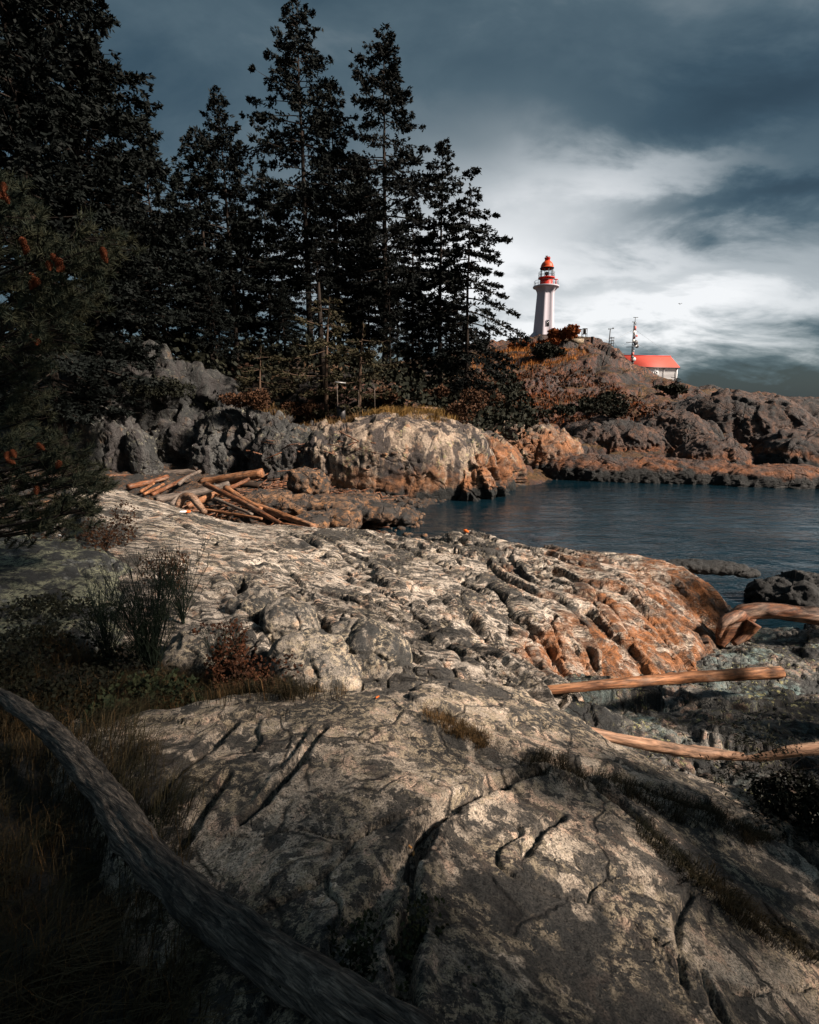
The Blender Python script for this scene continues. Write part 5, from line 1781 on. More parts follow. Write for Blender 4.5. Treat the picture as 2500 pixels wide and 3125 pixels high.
for z, x0, x1 in ((0.90, -0.5, 0.1), (0.47, -1.25, 0.1), (0.37, -1.15, 0.1), (0.995, -0.35, 0.45)):
    b = Buf()
    b.tube([(x0, 0, H2 * z), (x1, 0, H2 * z)], 0.05, 5)
    b.build('cross_arm', M['dark_metal'], t)
for z, x_, r_, mm in ((0.46, 0.30, 0.42, 'dark_metal'), (0.385, 0.55, 0.36, 'dark_metal'), (0.40, 0.2, 0.30, 'white_board'), (0.10, 0.25, 0.36, 'grey_metal'), (0.15, -0.05, 0.26, 'dark_metal'),
                      (0.03, 0.0, 0.30, 'dark_metal'), (0.68, -0.15, 0.26, 'grey_metal'), (0.60, 0.35, 0.2, 'pink_paint'), (0.50, -0.1, 0.22, 'grey_metal')):
    b = Buf()
    b.lathe([(0.0, -0.14), (r_ * 0.6, -0.08), (r_, 0.06), (r_ * 0.98, 0.10), (0.0, 0.02)], 14)
    o = b.build('dish', M[mm], t, (x_, -0.25, H2 * z))
    o.rotation_euler = (R(80), R(20), 0)
for sx, L_, f in ((-1, 7.5, 0.75), (-1, 5.2, 0.5), (1, 8.5, 0.75), (1, 6.0, 0.5)):
    b = Buf()
    b.tube([(0, 0, H2 * f), (sx * L_, 0.6, (0.6 if sx > 0 else 1.6))], 0.013, 3)
    b.build('guy_wire', M['grey_metal'], t)

p = mast_at(1782, 1046, 97)
t = empty('tank_stand', p)
tag(t, 'small dark drum on a four-legged frame on the hilltop', 'stand')
s_ = 97 / ray(1782, 1030)[1] / FPX
hs = 30 * s_
for sx in (-1, 1):
    for sy in (-1, 1):
        b = Buf()
        b.tube([(sx * 6.5 * s_, sy * 6.5 * s_, -0.4), (sx * 5.8 * s_, sy * 5.8 * s_, hs)], 0.06, 5)
        b.build('leg', M['dark_metal'], t)
for z in (hs * 0.5, hs):
    b = Buf()
    for (x0, y0, x1, y1) in ((-1, -1, 1, -1), (1, -1, 1, 1), (1, 1, -1, 1), (-1, 1, -1, -1)):
        b.tube([(x0 * 6 * s_, y0 * 6 * s_, z), (x1 * 6 * s_, y1 * 6 * s_, z)], 0.05, 4)
    b.build('frame_bar', M['dark_metal'], t)
b = Buf()
b.lathe([(0, hs * 0.52), (4 * s_, hs * 0.52), (4 * s_, hs * 0.98), (0, hs)], 12)
b.build('drum', M['dark_metal'], t)

p = mast_at(1806, 1056, 95)
b = Buf()
s_ = 95 / ray(1806, 1040)[1] / FPX
b.lathe([(4.2 * s_, -0.4), (4.0 * s_, 20 * s_), (4.4 * s_, 20.2 * s_), (4.4 * s_, 22 * s_), (3.2 * s_, 22 * s_), (3.0 * s_, 20 * s_), (0, 20 * s_)], 12)
tag(b.build('vent_pipe', M['dark_metal'], None, p), 'stubby dark vent pipe right of the drum stand', 'pipe')

b = Buf()      # low parapet near the lighthouse
pa, pb_ = pick(1742, 1040), pick(1775, 1048)
mid = (np.array(pa) + np.array(pb_)) / 2
o = empty('parapet', (mid[0], mid[1], mid[2] - 0.4))
tag(o, 'low concrete parapet on the hilltop left of the drum stand', 'wall')
b.box((0, 0, 0.6), (2.6, 0.4, 1.1), 0)
b.build('wall', M['stone'], o)
b = Buf()
b.box((0, 0, 1.2), (2.8, 0.55, 0.14), 0)
b.build('coping', M['stone'], o)


# dead trees on the right of the building
def dead_tree(px, py, hpx, label, seed, spread=1.0):
    rs = np.random.default_rng(seed)
    P = pick(px, py)
    s_ = P[1] / ray(px, py)[1] / FPX
    h = hpx * s_
    o = empty('dead_tree', (P[0], P[1], P[2] - 0.2))
    tag(o, label, 'tree')
    b = Buf()
    b.tube([(-0.6 * h * 0.3, 0, 0), (-0.1 * h, 0, 0.35 * h), (0, 0, 0.7 * h), (0.05 * h, 0, h)], [0.14, 0.11, 0.08, 0.04], 6)
    b.build('trunk', M['dark_metal'] if False else M['bark'], o)
    b = Buf()
    for i in range(12):
        z = h * rs.uniform(0.2, 1.0)
        sg = rs.choice([-1, 1])
        L = h * rs.uniform(0.3, 0.8) * spread
        b.tube([(0, 0, z), (sg * L * 0.5, rs.normal() * 0.2, z + rs.normal() * 0.06 * h), (sg * L, rs.normal() * 0.3, z + 0.12 * h * rs.normal())], [0.05, 0.035, 0.02], 4)
    b.build('branches', M['bark'], o)


dead_tree(2062, 1176, 26, 'black dead tree at the right corner of the white building', 501, 1.1)
dead_tree(2128, 1200, 18, 'small bare black shrub on the skyline right of the building', 502, 0.8)

# a gull far off
b = Buf()
gp = at(2076, 928, 120)
b.add([(-0.9, 0, 0.25), (-0.45, 0.1, 0.32), (0, 0.22, 0.02), (0, -0.22, 0.02), (-0.45, -0.14, 0.32), (0.45, 0.1, 0.32), (0.9, 0, 0.25), (0.45, -0.14, 0.32)],
      [(0, 1, 2, 3), (0, 3, 4, 4)][:1] + [(2, 5, 6, 3), (3, 6, 7, 3)][:1], [(0, 3, 4), (3, 6, 7)])
b.tube([(0, -0.4, 0), (0, -0.1, 0), (0, 0.35, 0.02), (0, 0.6, 0.02)], [0.02, 0.11, 0.09, 0.02], 6)
gull = b.build('gull', M['grey_metal'], None, gp)
gull.scale = (0.55,) * 3
tag(gull, 'tiny gull flying in the clouds right of the lighthouse', 'bird')

# ================================================================ cliff-top bits: rails, box, stone wall
def post(px, py0, py1, Y, r_=0.045):
    a, c = at(px, py1, Y), at(px, py0, Y)
    b = Buf()
    b.tube([(0, 0, -0.3), (0, 0, c[2] - a[2])], r_, 6)
    return b, a


rl = at(1031, 1255, 30.2)
t = empty('pipe_rail', rl)
tag(t, 'thin rusty pipe rail frame standing in front of the layered pine', 'rail')
for px, y0, y1, Y in ((1031, 1168, 1255, 30.2), (1095, 1190, 1245, 30.9), (1144, 1170, 1240, 31.5)):
    b, a = post(px, y0, y1, Y, 0.026)
    b.build('post', M['drift_grey'], t, tuple(a - rl))
b = Buf()
b.tube([at(1024, 1166, 30.1) - rl, at(1055, 1169, 30.4) - rl], 0.04, 6)
b.build('top_rail', M['grey_metal'], t)
bxp = at(1042, 1278, 29.6)
t = empty('utility_box', bxp)
tag(t, 'dark box on the rock beside the pipe rail', 'box')
b = Buf()
b.box((0, 0, 0.2), (0.45, 0.45, 0.9))
b.build('body', M['dark_metal'], t)
b = Buf()
b.box((0, 0, 0.68), (0.52, 0.52, 0.06))
b.build('lid', M['dark_metal'], t)

wp = at(1335, 1288, 30.6)
t = empty('stone_wall', wp)
tag(t, 'short ruined stone wall on top of the dome', 'wall')
rs = np.random.default_rng(9)
for row in range(3):
    x = -0.75 + (0.12 if row % 2 else 0)
    while x < 0.75:
        w = rs.uniform(0.22, 0.40)
        V, T = blob((0, 0, 0), (w / 2, 0.17, 0.135), 0, 4.0, 3, 0)
        V = V + fbm(V * 5 + x * 3 + row, 2, 5)[:, None] * 0.05
        b = Buf()
        b.add(V, None, T)
        b.build('stone', M['stone'], t, (x + w / 2, rs.normal() * 0.03, -0.05 + row * 0.25), True)
        x += w + 0.02
t2 = empty('wooden_rail', wp)
tag(t2, 'low wooden rail beside the stone wall', 'rail')
for px in (1256, 1325):
    a = at(px, 1283, 30.2) - wp
    b = Buf()
    b.tube([a + np.array([0, 0, -0.5]), at(px, 1243, 30.2) - wp], 0.035, 5)
    b.build('post', M['drift_grey'], t2)
b = Buf()
b.tube([at(1254, 1244, 30.2) - wp, at(1335, 1246, 30.2) - wp], 0.04, 5)
b.build('top_rail', M['drift_pale'], t2)


# ================================================================ driftwood
def log(name, label, pts, rad, material, group=None, sides=14, n=26, rough=0.10, ends=None, seed=0, cat='log', gnarl=0.0, checks=0.0):
    P = np.array(pts, float)
    rad = np.array(rad, float) if np.ndim(rad) else np.full(len(P), rad)
    c = P[0].copy()
    ax = P[-1] - P[0]
    qn = Vector(ax).to_track_quat('Z', 'Y')
    Mi = np.array(qn.to_matrix()).T
    L = (P - c) @ Mi.T
    tt = np.linspace(0, 1, len(P))
    u = np.linspace(0, 1, n)
    if len(P) > 2:   # Catmull-Rom through the points
        E = np.vstack([2 * L[0] - L[1], L, 2 * L[-1] - L[-2]])
        rr_e = np.concatenate([[rad[0]], rad, [rad[-1]]])
        seg = np.minimum((u * (len(P) - 1)).astype(int), len(P) - 2)
        f = (u * (len(P) - 1) - seg)[:, None]
        p0, p1, p2, p3 = E[seg], E[seg + 1], E[seg + 2], E[seg + 3]
        C = 0.5 * (2 * p1 + (p2 - p0) * f + (2 * p0 - 5 * p1 + 4 * p2 - p3) * f ** 2 + (3 * p1 - p0 - 3 * p2 + p3) * f ** 3)
        rr = np.interp(u, tt, rad)
    else:
        C = np.stack([np.interp(u, tt, L[:, k_]) for k_ in range(3)], 1)
        rs = np.random.default_rng(seed)
        bend = rs.normal(size=2) * 0.012 * np.linalg.norm(ax)
        C[:, 0] += bend[0] * np.sin(u * math.pi)
        C[:, 1] += bend[1] * np.sin(u * math.pi)
        rr = np.interp(u, tt, rad)
    b = Buf()
    b.tube(C, rr, sides)
    V = b.v[0]
    nv = n * sides
    ctr = np.repeat(C, sides, 0)
    dirr = V[:nv] - ctr
    rm = rr.mean()
    k1 = fbm(np.column_stack([dirr / rm * 1.3, ctr[:, 2:3] * 0.45 / max(rm * 3, 0.05)]) if False else np.stack([dirr[:, 0] / rm * 1.1 + seed, dirr[:, 1] / rm * 1.1, ctr[:, 2] * 0.35 / max(rm, 0.02) * 0.35], 1), 4, seed + 3, 0.55)
    k2 = ridged(np.stack([dirr[:, 0] / rm * 2.6, dirr[:, 1] / rm * 2.6 + seed, ctr[:, 2] * 0.10 / max(rm, 0.02)], 1), 2, seed + 9)
    V[:nv] = ctr + dirr * (1 + rough * k1 * 1.6 + rough * 0.35 * (k2 - 0.6))[:, None]
    if checks:     # drying cracks running along the log
        th = np.arctan2(dirr[:, 1], dirr[:, 0])
        cz = ctr[:, 2] / rm
        cq = np.stack([np.cos(th) * 1.9 + seed, np.sin(th) * 1.9, cz * 0.10], 1)
        cr = 1 - np.abs(pn(cq, seed + 21)) * 9.0
        cr2 = 1 - np.abs(pn(cq * np.array([2.2, 2.2, 1.6]) + 5, seed + 23)) * 7.0
        V[:nv] -= dirr * (checks * (np.clip(cr, 0, 1) + 0.5 * np.clip(cr2, 0, 1)) * sstep(-0.15, 0.2, pn(np.stack([th, cz * 0.25, 0 * th], 1), seed + 25)))[:, None]
        kz = np.linspace(0.08, 0.92, 7) * ctr[:, 2].max()
        for ki, z0 in enumerate(kz):
            a0 = (ki * 2.4 + seed) % 6.283 - 3.1416
            da = np.angle(np.exp(1j * (th - a0)))
            V[:nv] += dirr * (0.30 * np.exp(-(da / 0.33) ** 2 - ((ctr[:, 2] - z0) / (rm * 0.55)) ** 2) - 0.22 * np.exp(-(da / 0.13) ** 2 - ((ctr[:, 2] - z0) / (rm * 0.2)) ** 2))[:, None]
    if gnarl:
        V[:nv] += fbm(V[:nv] / (rm * 3.0) + seed, 3, seed + 14)[:, None] * dirr * gnarl
    o = b.build(name, material, None, tuple(c), smooth=True)
    o.rotation_euler = qn.to_euler()
    if ends:
        for which, mm in ends:
            e = Buf()
            k_ = 0 if which == 0 else n - 1
            ring = V[k_ * sides:(k_ + 1) * sides]
            cc = ring.mean(0)
            nrm = np.array([0, 0, -0.004 if which == 0 else 0.004])
            vv = np.vstack([cc + (ring - cc) * 0.97 + nrm, (cc + nrm * 1.5)[None]])
            e.add(vv, None, [(sides, (i + 1) % sides, i) if which == 0 else (sides, i, (i + 1) % sides) for i in range(sides)])
            e.build('cut_end', M[mm], o)
    return tag(o, label, cat, group)


def lp(px, py, up=0.0):
    """a point resting on the land at a pixel, raised"""
    p_ = np.array(pick(px, py), float)
    p_[2] += up
    return p_


def pxr(p_, w):
    return w / 2 / FPX * (p_ - CAM)[1] / 0.95


# big weathered log across the lower left corner
NL = [(-120, 2075, 40), (0, 2120, 50), (110, 2195, 66), (230, 2310, 88), (330, 2440, 108), (430, 2575, 128), (560, 2720, 145), (720, 2845, 160), (900, 2975, 175), (1100, 3095, 185), (1300, 3215, 190), (1480, 3330, 190)]
pts, rads = [], []
depths = [3.75, 3.30, 2.85, 2.42, 2.08, 1.80, 1.54, 1.32, 1.13, 0.98, 0.87, 0.78]
for (px, py, w), Y in zip(NL, depths):
    p_ = at(px, py, Y)
    pts.append(p_)
    rads.append(0.78 * w / 2 / FPX * Y / ray(px, py)[1])
log('driftwood_log', 'long weathered grey log lying across the lower left corner', pts, rads, M['log_near'], None, 72, 230, 0.20, None, 31, gnarl=0.24, checks=0.20)

# two peeled logs on the right ledges
a, c = lp(1622, 2118, 0.05), lp(2375, 2062, 0.10)
a = at(1616, 2112, 4.75)
c = at(2378, 2052, 6.25)
log('driftwood_log', 'straight orange peeled log lying across the right ledges', [a, (a + c) / 2 + np.array([0, 0, 0.03]), c], [14 / FPX * 5.2, 17 / FPX * 5.9, 20 / FPX * 6.6], M['drift_orange'], None, 40, 90, 0.07,
    [(0, 'cutend'), (1, 'drift_pale')], 41, checks=0.10)
K = [(1705, 2204, 3.62, 9), (1850, 2245, 3.66, 15), (2000, 2277, 3.72, 18), (2150, 2298, 3.85, 19), (2270, 2308, 3.8, 11)]
log('driftwood_log', 'long pale log with a splintered end below the straight orange log', [at(x, y, Y) for x, y, Y, w in K], [w / FPX * Y / 0.9 for x, y, Y, w in K], M['drift_pale'], None, 36, 90, 0.10,
    [(0, 'cutend')], 42, checks=0.12)
K = [(2230, 2318, 3.8, 4), (2330, 2310, 3.75, 13), (2420, 2292, 3.7, 17), (2560, 2278, 3.65, 19)]
log('driftwood_log', 'pale broken log end entering from the right edge', [at(x, y, Y) for x, y, Y, w in K], [w / FPX * Y / 0.9 for x, y, Y, w in K], M['drift_pale'], None, 24, 40, 0.09, None, 43)
# root log
K = [(2640, 1898, 9.2, 28), (2480, 1880, 9.2, 26), (2350, 1864, 9.2, 25), (2268, 1872, 9.2, 26), (2225, 1910, 9.1, 25), (2195, 1970, 9.0, 15)]
ro = empty('root_log', at(2240, 1960, 9.2))
rp = np.array(ro.location)
tag(ro, 'orange root-ended log arching down at the right edge', 'log')
o = log('trunk', None, [at(x, y, Y) for x, y, Y, w in K], [w / FPX * Y / 0.98 / 1.0 for x, y, Y, w in K], M['drift_red'], None, 36, 80, 0.14, None, 44, cat=None, gnarl=0.14, checks=0.14)
o.location = Vector(o.location) - Vector(rp)
o.parent = ro
for K in ([(2290, 1878, 9.2, 24), (2255, 1930, 9.3, 17), (2230, 1975, 9.4, 10), (2180, 1990, 9.4, 6)], [(2275, 1876, 9.2, 22), (2215, 1895, 8.9, 16), (2190, 1945, 8.8, 8)], [(2300, 1900, 9.0, 26), (2300, 1950, 9.0, 10)][:1] + [(2275, 1935, 9.0, 18), (2240, 1965, 8.9, 8)]):
    o = log('root', None, [at(x, y, Y) for x, y, Y, w in K], [w / FPX * Y for x, y, Y, w in K], M['drift_red'], None, 14, 24, 0.2, None, 45 + len(K), cat=None, gnarl=0.2)
    o.location = Vector(o.location) - Vector(rp)
    o.parent = ro

# driftwood jam at the head of the cove; pixel ends, distance, diameter in px
JAM = [
    ((620, 1476), (800, 1443), 25.5, 24.5, 44, 'drift_orange', 'thickest orange log of the jam with a dark hollow end', 1),
    ((392, 1486), (512, 1455), 22.5, 25.0, 22, 'drift_red', 'reddish log at the left of the jam', 0),
    ((478, 1525), (700, 1478), 21.0, 22.5, 34, 'drift_grey', 'long grey log across the middle of the jam', 0),
    ((310, 1462), (440, 1462), 25.5, 26.0, 34, 'drift_red', 'dark red log at the left end of the beach', 0),
    ((500, 1447), (600, 1437), 27.0, 27.2, 26, 'drift_grey', 'grey log lying against the cliff foot', 0),
    ((465, 1510), (585, 1448), 21.5, 25.0, 16, 'drift_red', 'slanting red pole in the left of the jam', 0),
    ((430, 1500), (470, 1475), 21.5, 23.5, 12, 'drift_orange', 'short orange pole in the left of the jam', 0),
    ((440, 1508), (500, 1478), 21.0, 23.0, 13, 'drift_orange', 'orange pole beside the short orange pole', 0),
    ((545, 1478), (612, 1438), 22.0, 25.0, 15, 'drift_grey', 'slanting grey pole left of the thickest log', 0),
    ((626, 1478), (865, 1604), 21.0, 16.2, 22, 'drift_red', 'long straight log slanting down the jam towards the outcrop', 0),
    ((690, 1490), (800, 1555), 20.5, 18.0, 26, 'drift_orange', 'upper half of the crossed pair of logs', 0),
    ((770, 1542), (960, 1610), 19.0, 15.5, 30, 'drift_orange', 'lower log of the crossed pair running to the water', 0),
    ((570, 1545), (672, 1500), 19.5, 21.0, 26, 'drift_orange', 'orange log half buried under the grey log', 0),
    ((655, 1522), (770, 1570), 19.5, 17.5, 14, 'drift_grey', 'thin grey pole beside the long slanting log', 0),
    ((620, 1555), (800, 1583), 18.5, 17.0, 12, 'drift_orange', 'thin orange pole along the foot of the jam', 0),
    ((715, 1522), (855, 1536), 21.0, 20.5, 20, 'drift_orange', 'flat-lying orange log right of the crossed pair', 0),
    ((855, 1528), (1050, 1540), 21.0, 20.0, 17, 'drift_red', 'log reaching right along the rock ledge', 0),
    ((680, 1500), (760, 1462), 21.5, 23.0, 18, 'drift_red', 'short red log under the thickest log', 0),
    ((735, 1475), (790, 1482), 23.5, 23.5, 26, 'darkend', 'dark stump lying right of the thickest log', 0),
    ((315, 1448), (378, 1430), 26.5, 27.5, 10, 'drift_red', 'small red pole at the far left of the beach', 0),
    ((1020, 1645), (1262, 1668), 14.0, 13.6, 14, 'drift_orange', 'slim log lying along the water edge behind the outcrop', 0),
    ((860, 1600), (1050, 1640), 16.0, 14.2, 16, 'drift_red', 'log at the water edge below the crossed pair', 0),
    ((525, 1540), (560, 1510), 19.0, 20.5, 20, 'drift_grey', 'short grey snag in front of the grey log', 0),
]
for i, ((x0, y0), (x1, y1), Y0, Y1, w, mm, lab, hol) in enumerate(JAM):
    a, c = at(x0, y0, Y0), at(x1, y1, Y1)
    r0 = 0.78 * w / 2 / FPX * Y0
    r1 = 0.78 * w / 2 / FPX * Y1 * 0.8
    log('driftwood_log', lab, [a, c], [r0, r1], M[mm], 'driftwood jam at the head of the cove', 16, 24, 0.16, [(0, 'darkend')] if hol else None, 60 + i, gnarl=0.15)
K = [(545, 1545, 18.5, 11), (560, 1518, 18.6, 12), (585, 1517, 18.4, 12), (605, 1540, 18.0, 11), (625, 1563, 17.6, 9)]
log('driftwood_log', 'curved grey limb arching over the front of the jam', [at(x, y, Y) for x, y, Y, w in K], [w / FPX * Y for x, y, Y, w in K], M['drift_pale'], 'driftwood jam at the head of the cove', 12, 24, 0.1, None, 95)
rs = np.random.default_rng(5)
b = Buf()
for i in range(420):
    x, y = rs.uniform(-9, -1), rs.uniform(17, 27)
    z = drop(x, y, 3.0)[0]
    L = rs.uniform(0.3, 2.2)
    a = rs.normal() * 0.7 + 0.3
    d = np.array([math.cos(a), math.sin(a), rs.normal() * 0.15]) * L / 2
    c = np.array([x, y, z + 0.06])
    b.tube([c - d, c + d], [rs.uniform(0.015, 0.05), rs.uniform(0.01, 0.03)], 5)
tag(b.build('driftwood_litter', M['drift_red']), 'small sticks and bark strewn between the driftwood logs', 'driftwood', None, 'stuff')


# ================================================================ boulders
def boulder(label, px, py, Y, wpx, hpx, dep, material, seed, rot=0.0, p=2.5, lean=0.0, sub=5, group=None, sharp=0.6, name='boulder'):
    """centre pixel and size in the photograph, distance"""
    c = at(px, py, Y)
    s_ = Y / ray(px, py)[1] / FPX
    rx, rz = wpx / 2 * s_, hpx / 2 * s_ * 1.1
    s = min(rx, rz)

    def dsp(V):
        return fbm(V / (s * 1.3), 4, seed) * 0.24 * s + blocks(V, s * 1.0, (1, 1, 1), 0.3, seed + 4, 0.10, 0.05 * s, 0.22 * s * sharp, 0.22 * s * sharp, 0.3, False) + fbm(V / (s * 0.22), 4, seed + 7, 0.55) * 0.03 * s
    V, T = blob((0, 0, 0), (rx, dep, rz), rot, p, sub, seed, lambda v_: dsp(v_ + c), tilty=lean)
    b = Buf()
    b.add(V, None, T)
    o = b.build(name, material, None, tuple(c), smooth=True)
    return tag(o, label, 'boulder', group)


NB = 'lichen-spotted boulders in the hollow before the outcrop'
boulder('round boulder under the overhang, highest of the near boulders', 888, 1925, 5.2, 190, 165, 0.30, M['boulder'], 601, group=NB, sub=6)
boulder('large sunlit boulder in the middle of the hollow', 965, 2062, 4.35, 290, 215, 0.36, M['boulder'], 602, group=NB, sub=6, lean=0.15)
boulder('half-dark boulder with a pale top, rightmost of the near boulders', 1140, 2040, 4.6, 210, 240, 0.36, M['boulder'], 603, group=NB, sub=6, p=2.8, lean=0.3)
boulder('grey boulder behind the rust-leaved shrub', 610, 2025, 4.6, 210, 190, 0.32, M['boulder'], 604, group=NB, sub=6)
boulder('small wedge boulder between the overhang and the hump', 770, 1850, 5.8, 150, 90, 0.3, M['boulder'], 605, group=NB, sub=6, lean=-0.3)
boulder('small rock behind the rightmost near boulder', 1060, 1940, 5.3, 110, 90, 0.25, M['boulder'], 606, group=NB, sub=5)
boulder('pointed pale stone leaning in front of the left cliff', 440, 1392, 26.8, 78, 160, 0.8, M['cliff'], 611, p=2.2, lean=-0.28, sub=6)
boulder('flat grey stone behind the pointed pale stone', 388, 1405, 28, 90, 90, 0.8, M['cliff'], 612, p=3.0)
boulder('pale wedge-shaped rock on the beach below the dome', 945, 1472, 22.8, 120, 66, 0.7, M['beachrock'], 613, p=3.4, lean=0.2, sharp=1.2)
LEDGE = [(1000, 1545, 19.5, 220, 50, 'low brown ledge rock right of the jam'), (1120, 1560, 20.0, 200, 44, 'low dark ledge rock running into the water'), (880, 1540, 19.5, 150, 50, 'brown rock between the logs at the jam foot'),
         (1040, 1590, 17.5, 120, 60, 'upright brown rock at the water edge'), (820, 1520, 21.0, 140, 40, 'brown rock behind the flat-lying log'), (1200, 1575, 21.0, 150, 34, 'outermost dark rock of the ledge'),
         (960, 1590, 17.0, 110, 40, 'brown rock under the log at the water edge'), (900, 1510, 23.0, 100, 30, 'small brown rock left of the wedge rock'), (1080, 1530, 22.0, 160, 34, 'brown rock between ledge and dome')]
for i, (px, py, Y, w, h, lab) in enumerate(LEDGE):
    boulder(lab, px, py, Y, w, h, 0.9, M['beachrock'], 620 + i, p=3.2, sharp=1.2, group='brown rocks along the edge of the beach', rot=rng.normal() * 0.2)
boulder('long black rock awash in the cove', 2150, 1730, 12.2, 250, 34, 0.35, M['wetrock'], 641, p=2.3, sub=6, rot=-0.15)
boulder('small black rock awash beside the long one', 2276, 1748, 12.0, 84, 24, 0.22, M['wetrock'], 642, p=2.3)
rs = np.random.default_rng(15)
peb, _T = ico(2)
b = Buf()
for i in range(420):
    x, y = rs.uniform(-5, 0.6), rs.uniform(15.5, 26.5)
    z = drop(x, y, 2.5)[0]
    r_ = rs.uniform(0.05, 0.17)
    V = peb * np.array([r_ * rs.uniform(0.8, 1.4), r_, r_ * 0.7])
    V = V + fbm(V / r_ + i, 2, i)[:, None] * r_ * 0.25
    b.add(V + np.array([x, y, z + 0.02]), None, _T)
tag(b.build('beach_stones', M['beachrock']), 'loose brown stones strewn over the beach', 'stones', None, 'stuff')


# ================================================================ near shrubs
def broom(label, px, py, Y, h, n, seed, material, spread=0.35):
    rs = np.random.default_rng(seed)
    P = at(px, py, Y)
    P[2] = drop(P[0], Y, 4.4)[0]
    o = empty('broom_shrub', P)
    tag(o, label, 'bush')
    b, lb = Buf(), Buf()
    C, D = [], []
    for i in range(n):
        a = rs.uniform(0, 6.283)
        rr_ = spread * math.sqrt(rs.random())
        hh_ = h * rs.uniform(0.5, 1.05)
        tip = np.array([math.cos(a) * rr_ + rs.normal() * 0.04, math.sin(a) * rr_ * 0.8, hh_])
        s = np.linspace(0, 1, 6)[:, None]
        mid = np.array([tip[0] * 0.2, tip[1] * 0.2, hh_ * 0.45])
        pth = 2 * s * (1 - s) * mid + s * s * tip + rs.normal(size=(6, 3)) * 0.006
        b.tube(pth, np.linspace(0.0045, 0.0015, 6), 3, cap=False)
        for j in range(6):
            f = rs.uniform(0.25, 0.9)
            p0 = np.array([np.interp(f, np.linspace(0, 1, 6), pth[:, k_]) for k_ in range(3)])
            L = rs.uniform(0.08, 0.25) * h
            d = unit(np.array([rs.normal() * 0.3 + tip[0] * 0.4, rs.normal() * 0.3, 1.0]))
            b.tube([p0, p0 + d * L * 0.5 + rs.normal(size=3) * 0.01, p0 + d * L], [0.0028, 0.0022, 0.001], 3, cap=False)
            C.append(p0 + d * L * rs.uniform(0.2, 1.0))
            D.append(d)
    sprays(lb, np.array(C), np.array(D), 0.018, 0.004, 3, rs, 0.5)
    b.build('stems', material, o)
    lb.build('foliage', material, o)


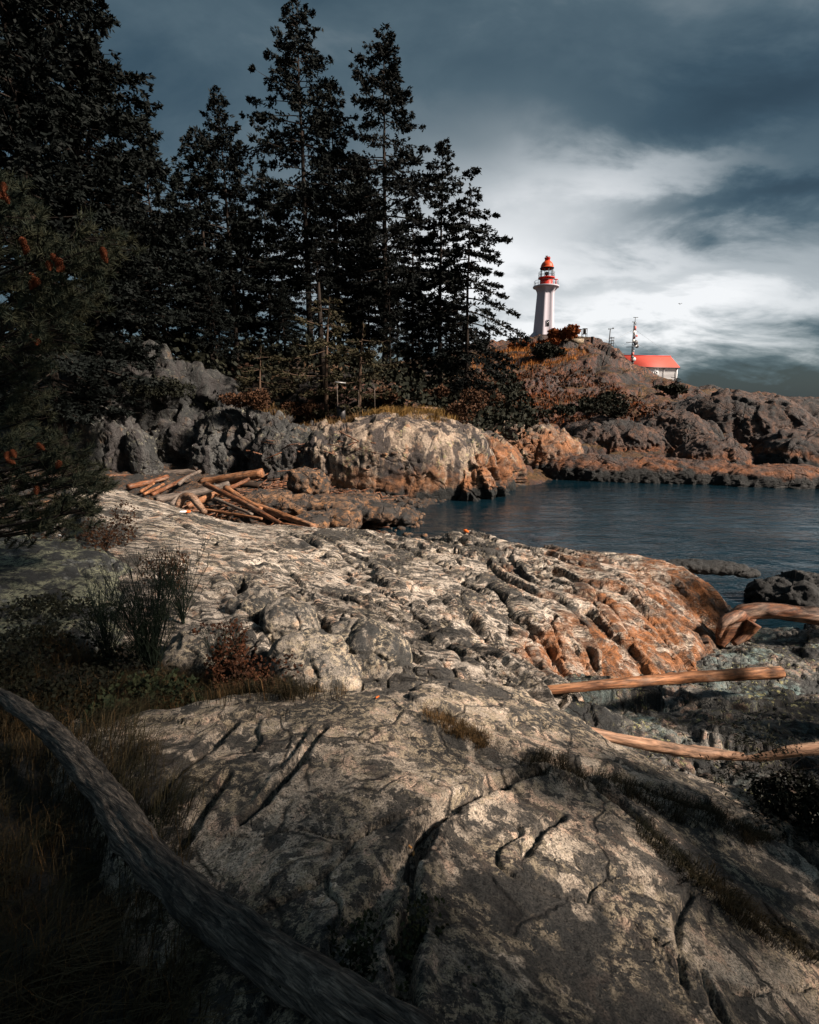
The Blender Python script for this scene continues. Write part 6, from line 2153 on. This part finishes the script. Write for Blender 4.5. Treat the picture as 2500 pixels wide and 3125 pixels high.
broom('tall dark broom shrub standing before the left hump', 470, 2060, 4.15, 1.25, 85, 701, M['broom'], 0.34)
broom('thin dark broom shrub left of the tall one', 330, 2000, 4.5, 0.9, 40, 702, M['broom'], 0.35)
broom('sparse upright broom before the grey boulder', 690, 2040, 4.2, 0.62, 30, 703, M['broom'], 0.22)
broom('dark broom behind the tall one against the outcrop', 560, 1900, 5.4, 0.95, 40, 704, M['broom'], 0.4)
NS = [(760, 2090, 4.15, 0.30, 0.62, 'bush_red', 900, 'rust-leaved shrub beside the grey boulder', 0.032), (820, 2110, 3.95, 0.24, 0.36, 'bush_red', 500, 'low rust-leaved shrub at the edge of the slab', 0.030),
      (690, 1990, 4.7, 0.25, 0.40, 'bush_red', 400, 'small rust-leaved shrub under the overhang', 0.03), (250, 2090, 3.9, 0.6, 0.36, 'bush_dark', 1400, 'dark leafy shrub behind the weathered log', 0.035),
      (60, 2050, 4.1, 0.7, 0.36, 'bush_dark', 1200, 'dark leafy shrub at the left edge above the weathered log', 0.035), (440, 2120, 3.6, 0.40, 0.32, 'leaf_green', 600, 'low green leafy plant between log and broom', 0.04),
      (540, 1790, 6.3, 0.35, 0.5, 'bush_brown', 500, 'brown twiggy shrub behind the tall broom', 0.03), (320, 1680, 8.0, 0.6, 0.7, 'bush_brown', 700, 'brown twiggy shrub under the near pine', 0.04),
      (130, 1930, 4.9, 0.6, 0.20, 'bush_dark', 900, 'dark low shrub on the hump', 0.035), (2440, 2600, 2.75, 0.34, 0.26, 'bush_dark', 1500, 'dark shrub on the slab at the right edge', 0.03),
      (1230, 2900, 1.22, 0.16, 0.07, 'leaf_green', 420, 'small dark-leaved plants in the crack at the bottom centre', 0.016), (1060, 2980, 1.16, 0.15, 0.06, 'leaf_green', 300, 'small leaves beside the log at the bottom', 0.016)]
for i, (px, py, Y, r, h, mm, n, lab, lf) in enumerate(NS):
    P = at(px, py, Y)
    P[2] = drop(P[0], Y, 4.6)[0]
    bush('shrub', lab, None, P, r, h, n, M[mm], lf, lf * 0.42, 16, 720 + i)
# seedling fir at the right edge
P = at(2200 + 180, 2530, 2.9)
P[2] = drop(P[0], 2.9, 4)[0]
tb, cb = conifer(0.42, 0.16, 0.03, 88, dens=9, leaf=0.03, wid=0.004, k=3, whorl=0.035, trunk_r=0.006, droop=0.1)
make_tree('fir_seedling', 'tiny dark fir seedling on the slab at the right edge', None, P, tb, cb, M['bark'], M['bush_dark'])


# ================================================================ small litter
def scrap(name, label, cat, px, py, size, material, seed, second=None):
    rs = np.random.default_rng(seed)
    P = lp(px, py, 0.01)
    o = empty(name, P, rs.uniform(0, 3))
    tag(o, label, cat)
    for part, mm, off in [('shell', material, 0.0)] + ([('cap', second, size * 0.9)] if second else []):
        V, T = blob((0, 0, 0), (size * (0.62 if off else 0.9), size * 0.35, size * 0.22), 0, 2.6, 3, 0, lambda v_: fbm(v_ / size * 2 + seed, 2, seed) * size * 0.2)
        b = Buf()
        b.add(V + np.array([off, 0, size * 0.15]), None, T)
        b.build(part, M[mm], o, smooth=True)


scrap('plastic_scrap', 'white and orange plastic scrap on the outcrop near the driftwood', 'litter', 560, 1566, 0.10, 'litter_white', 3, 'litter_orange')
scrap('white_scrap', 'white scrap on top of the left hump', 'litter', 184, 1636, 0.05, 'litter_white', 4)
scrap('wood_chip', 'pale wood chip in the crack of the slab', 'wood chip', 1250, 2590, 0.016, 'chip', 5)
scrap('wood_chip', 'second pale wood chip below the first in the slab crack', 'wood chip', 1262, 2612, 0.016, 'chip', 6)
scrap('fallen_leaf', 'orange leaf floating in the cove', 'leaf', 1423, 1624, 0.14, 'redleaf', 7)
scrap('fallen_leaf', 'orange leaf at the foot of the rightmost near boulder', 'leaf', 1152, 2132, 0.02, 'redleaf', 8)
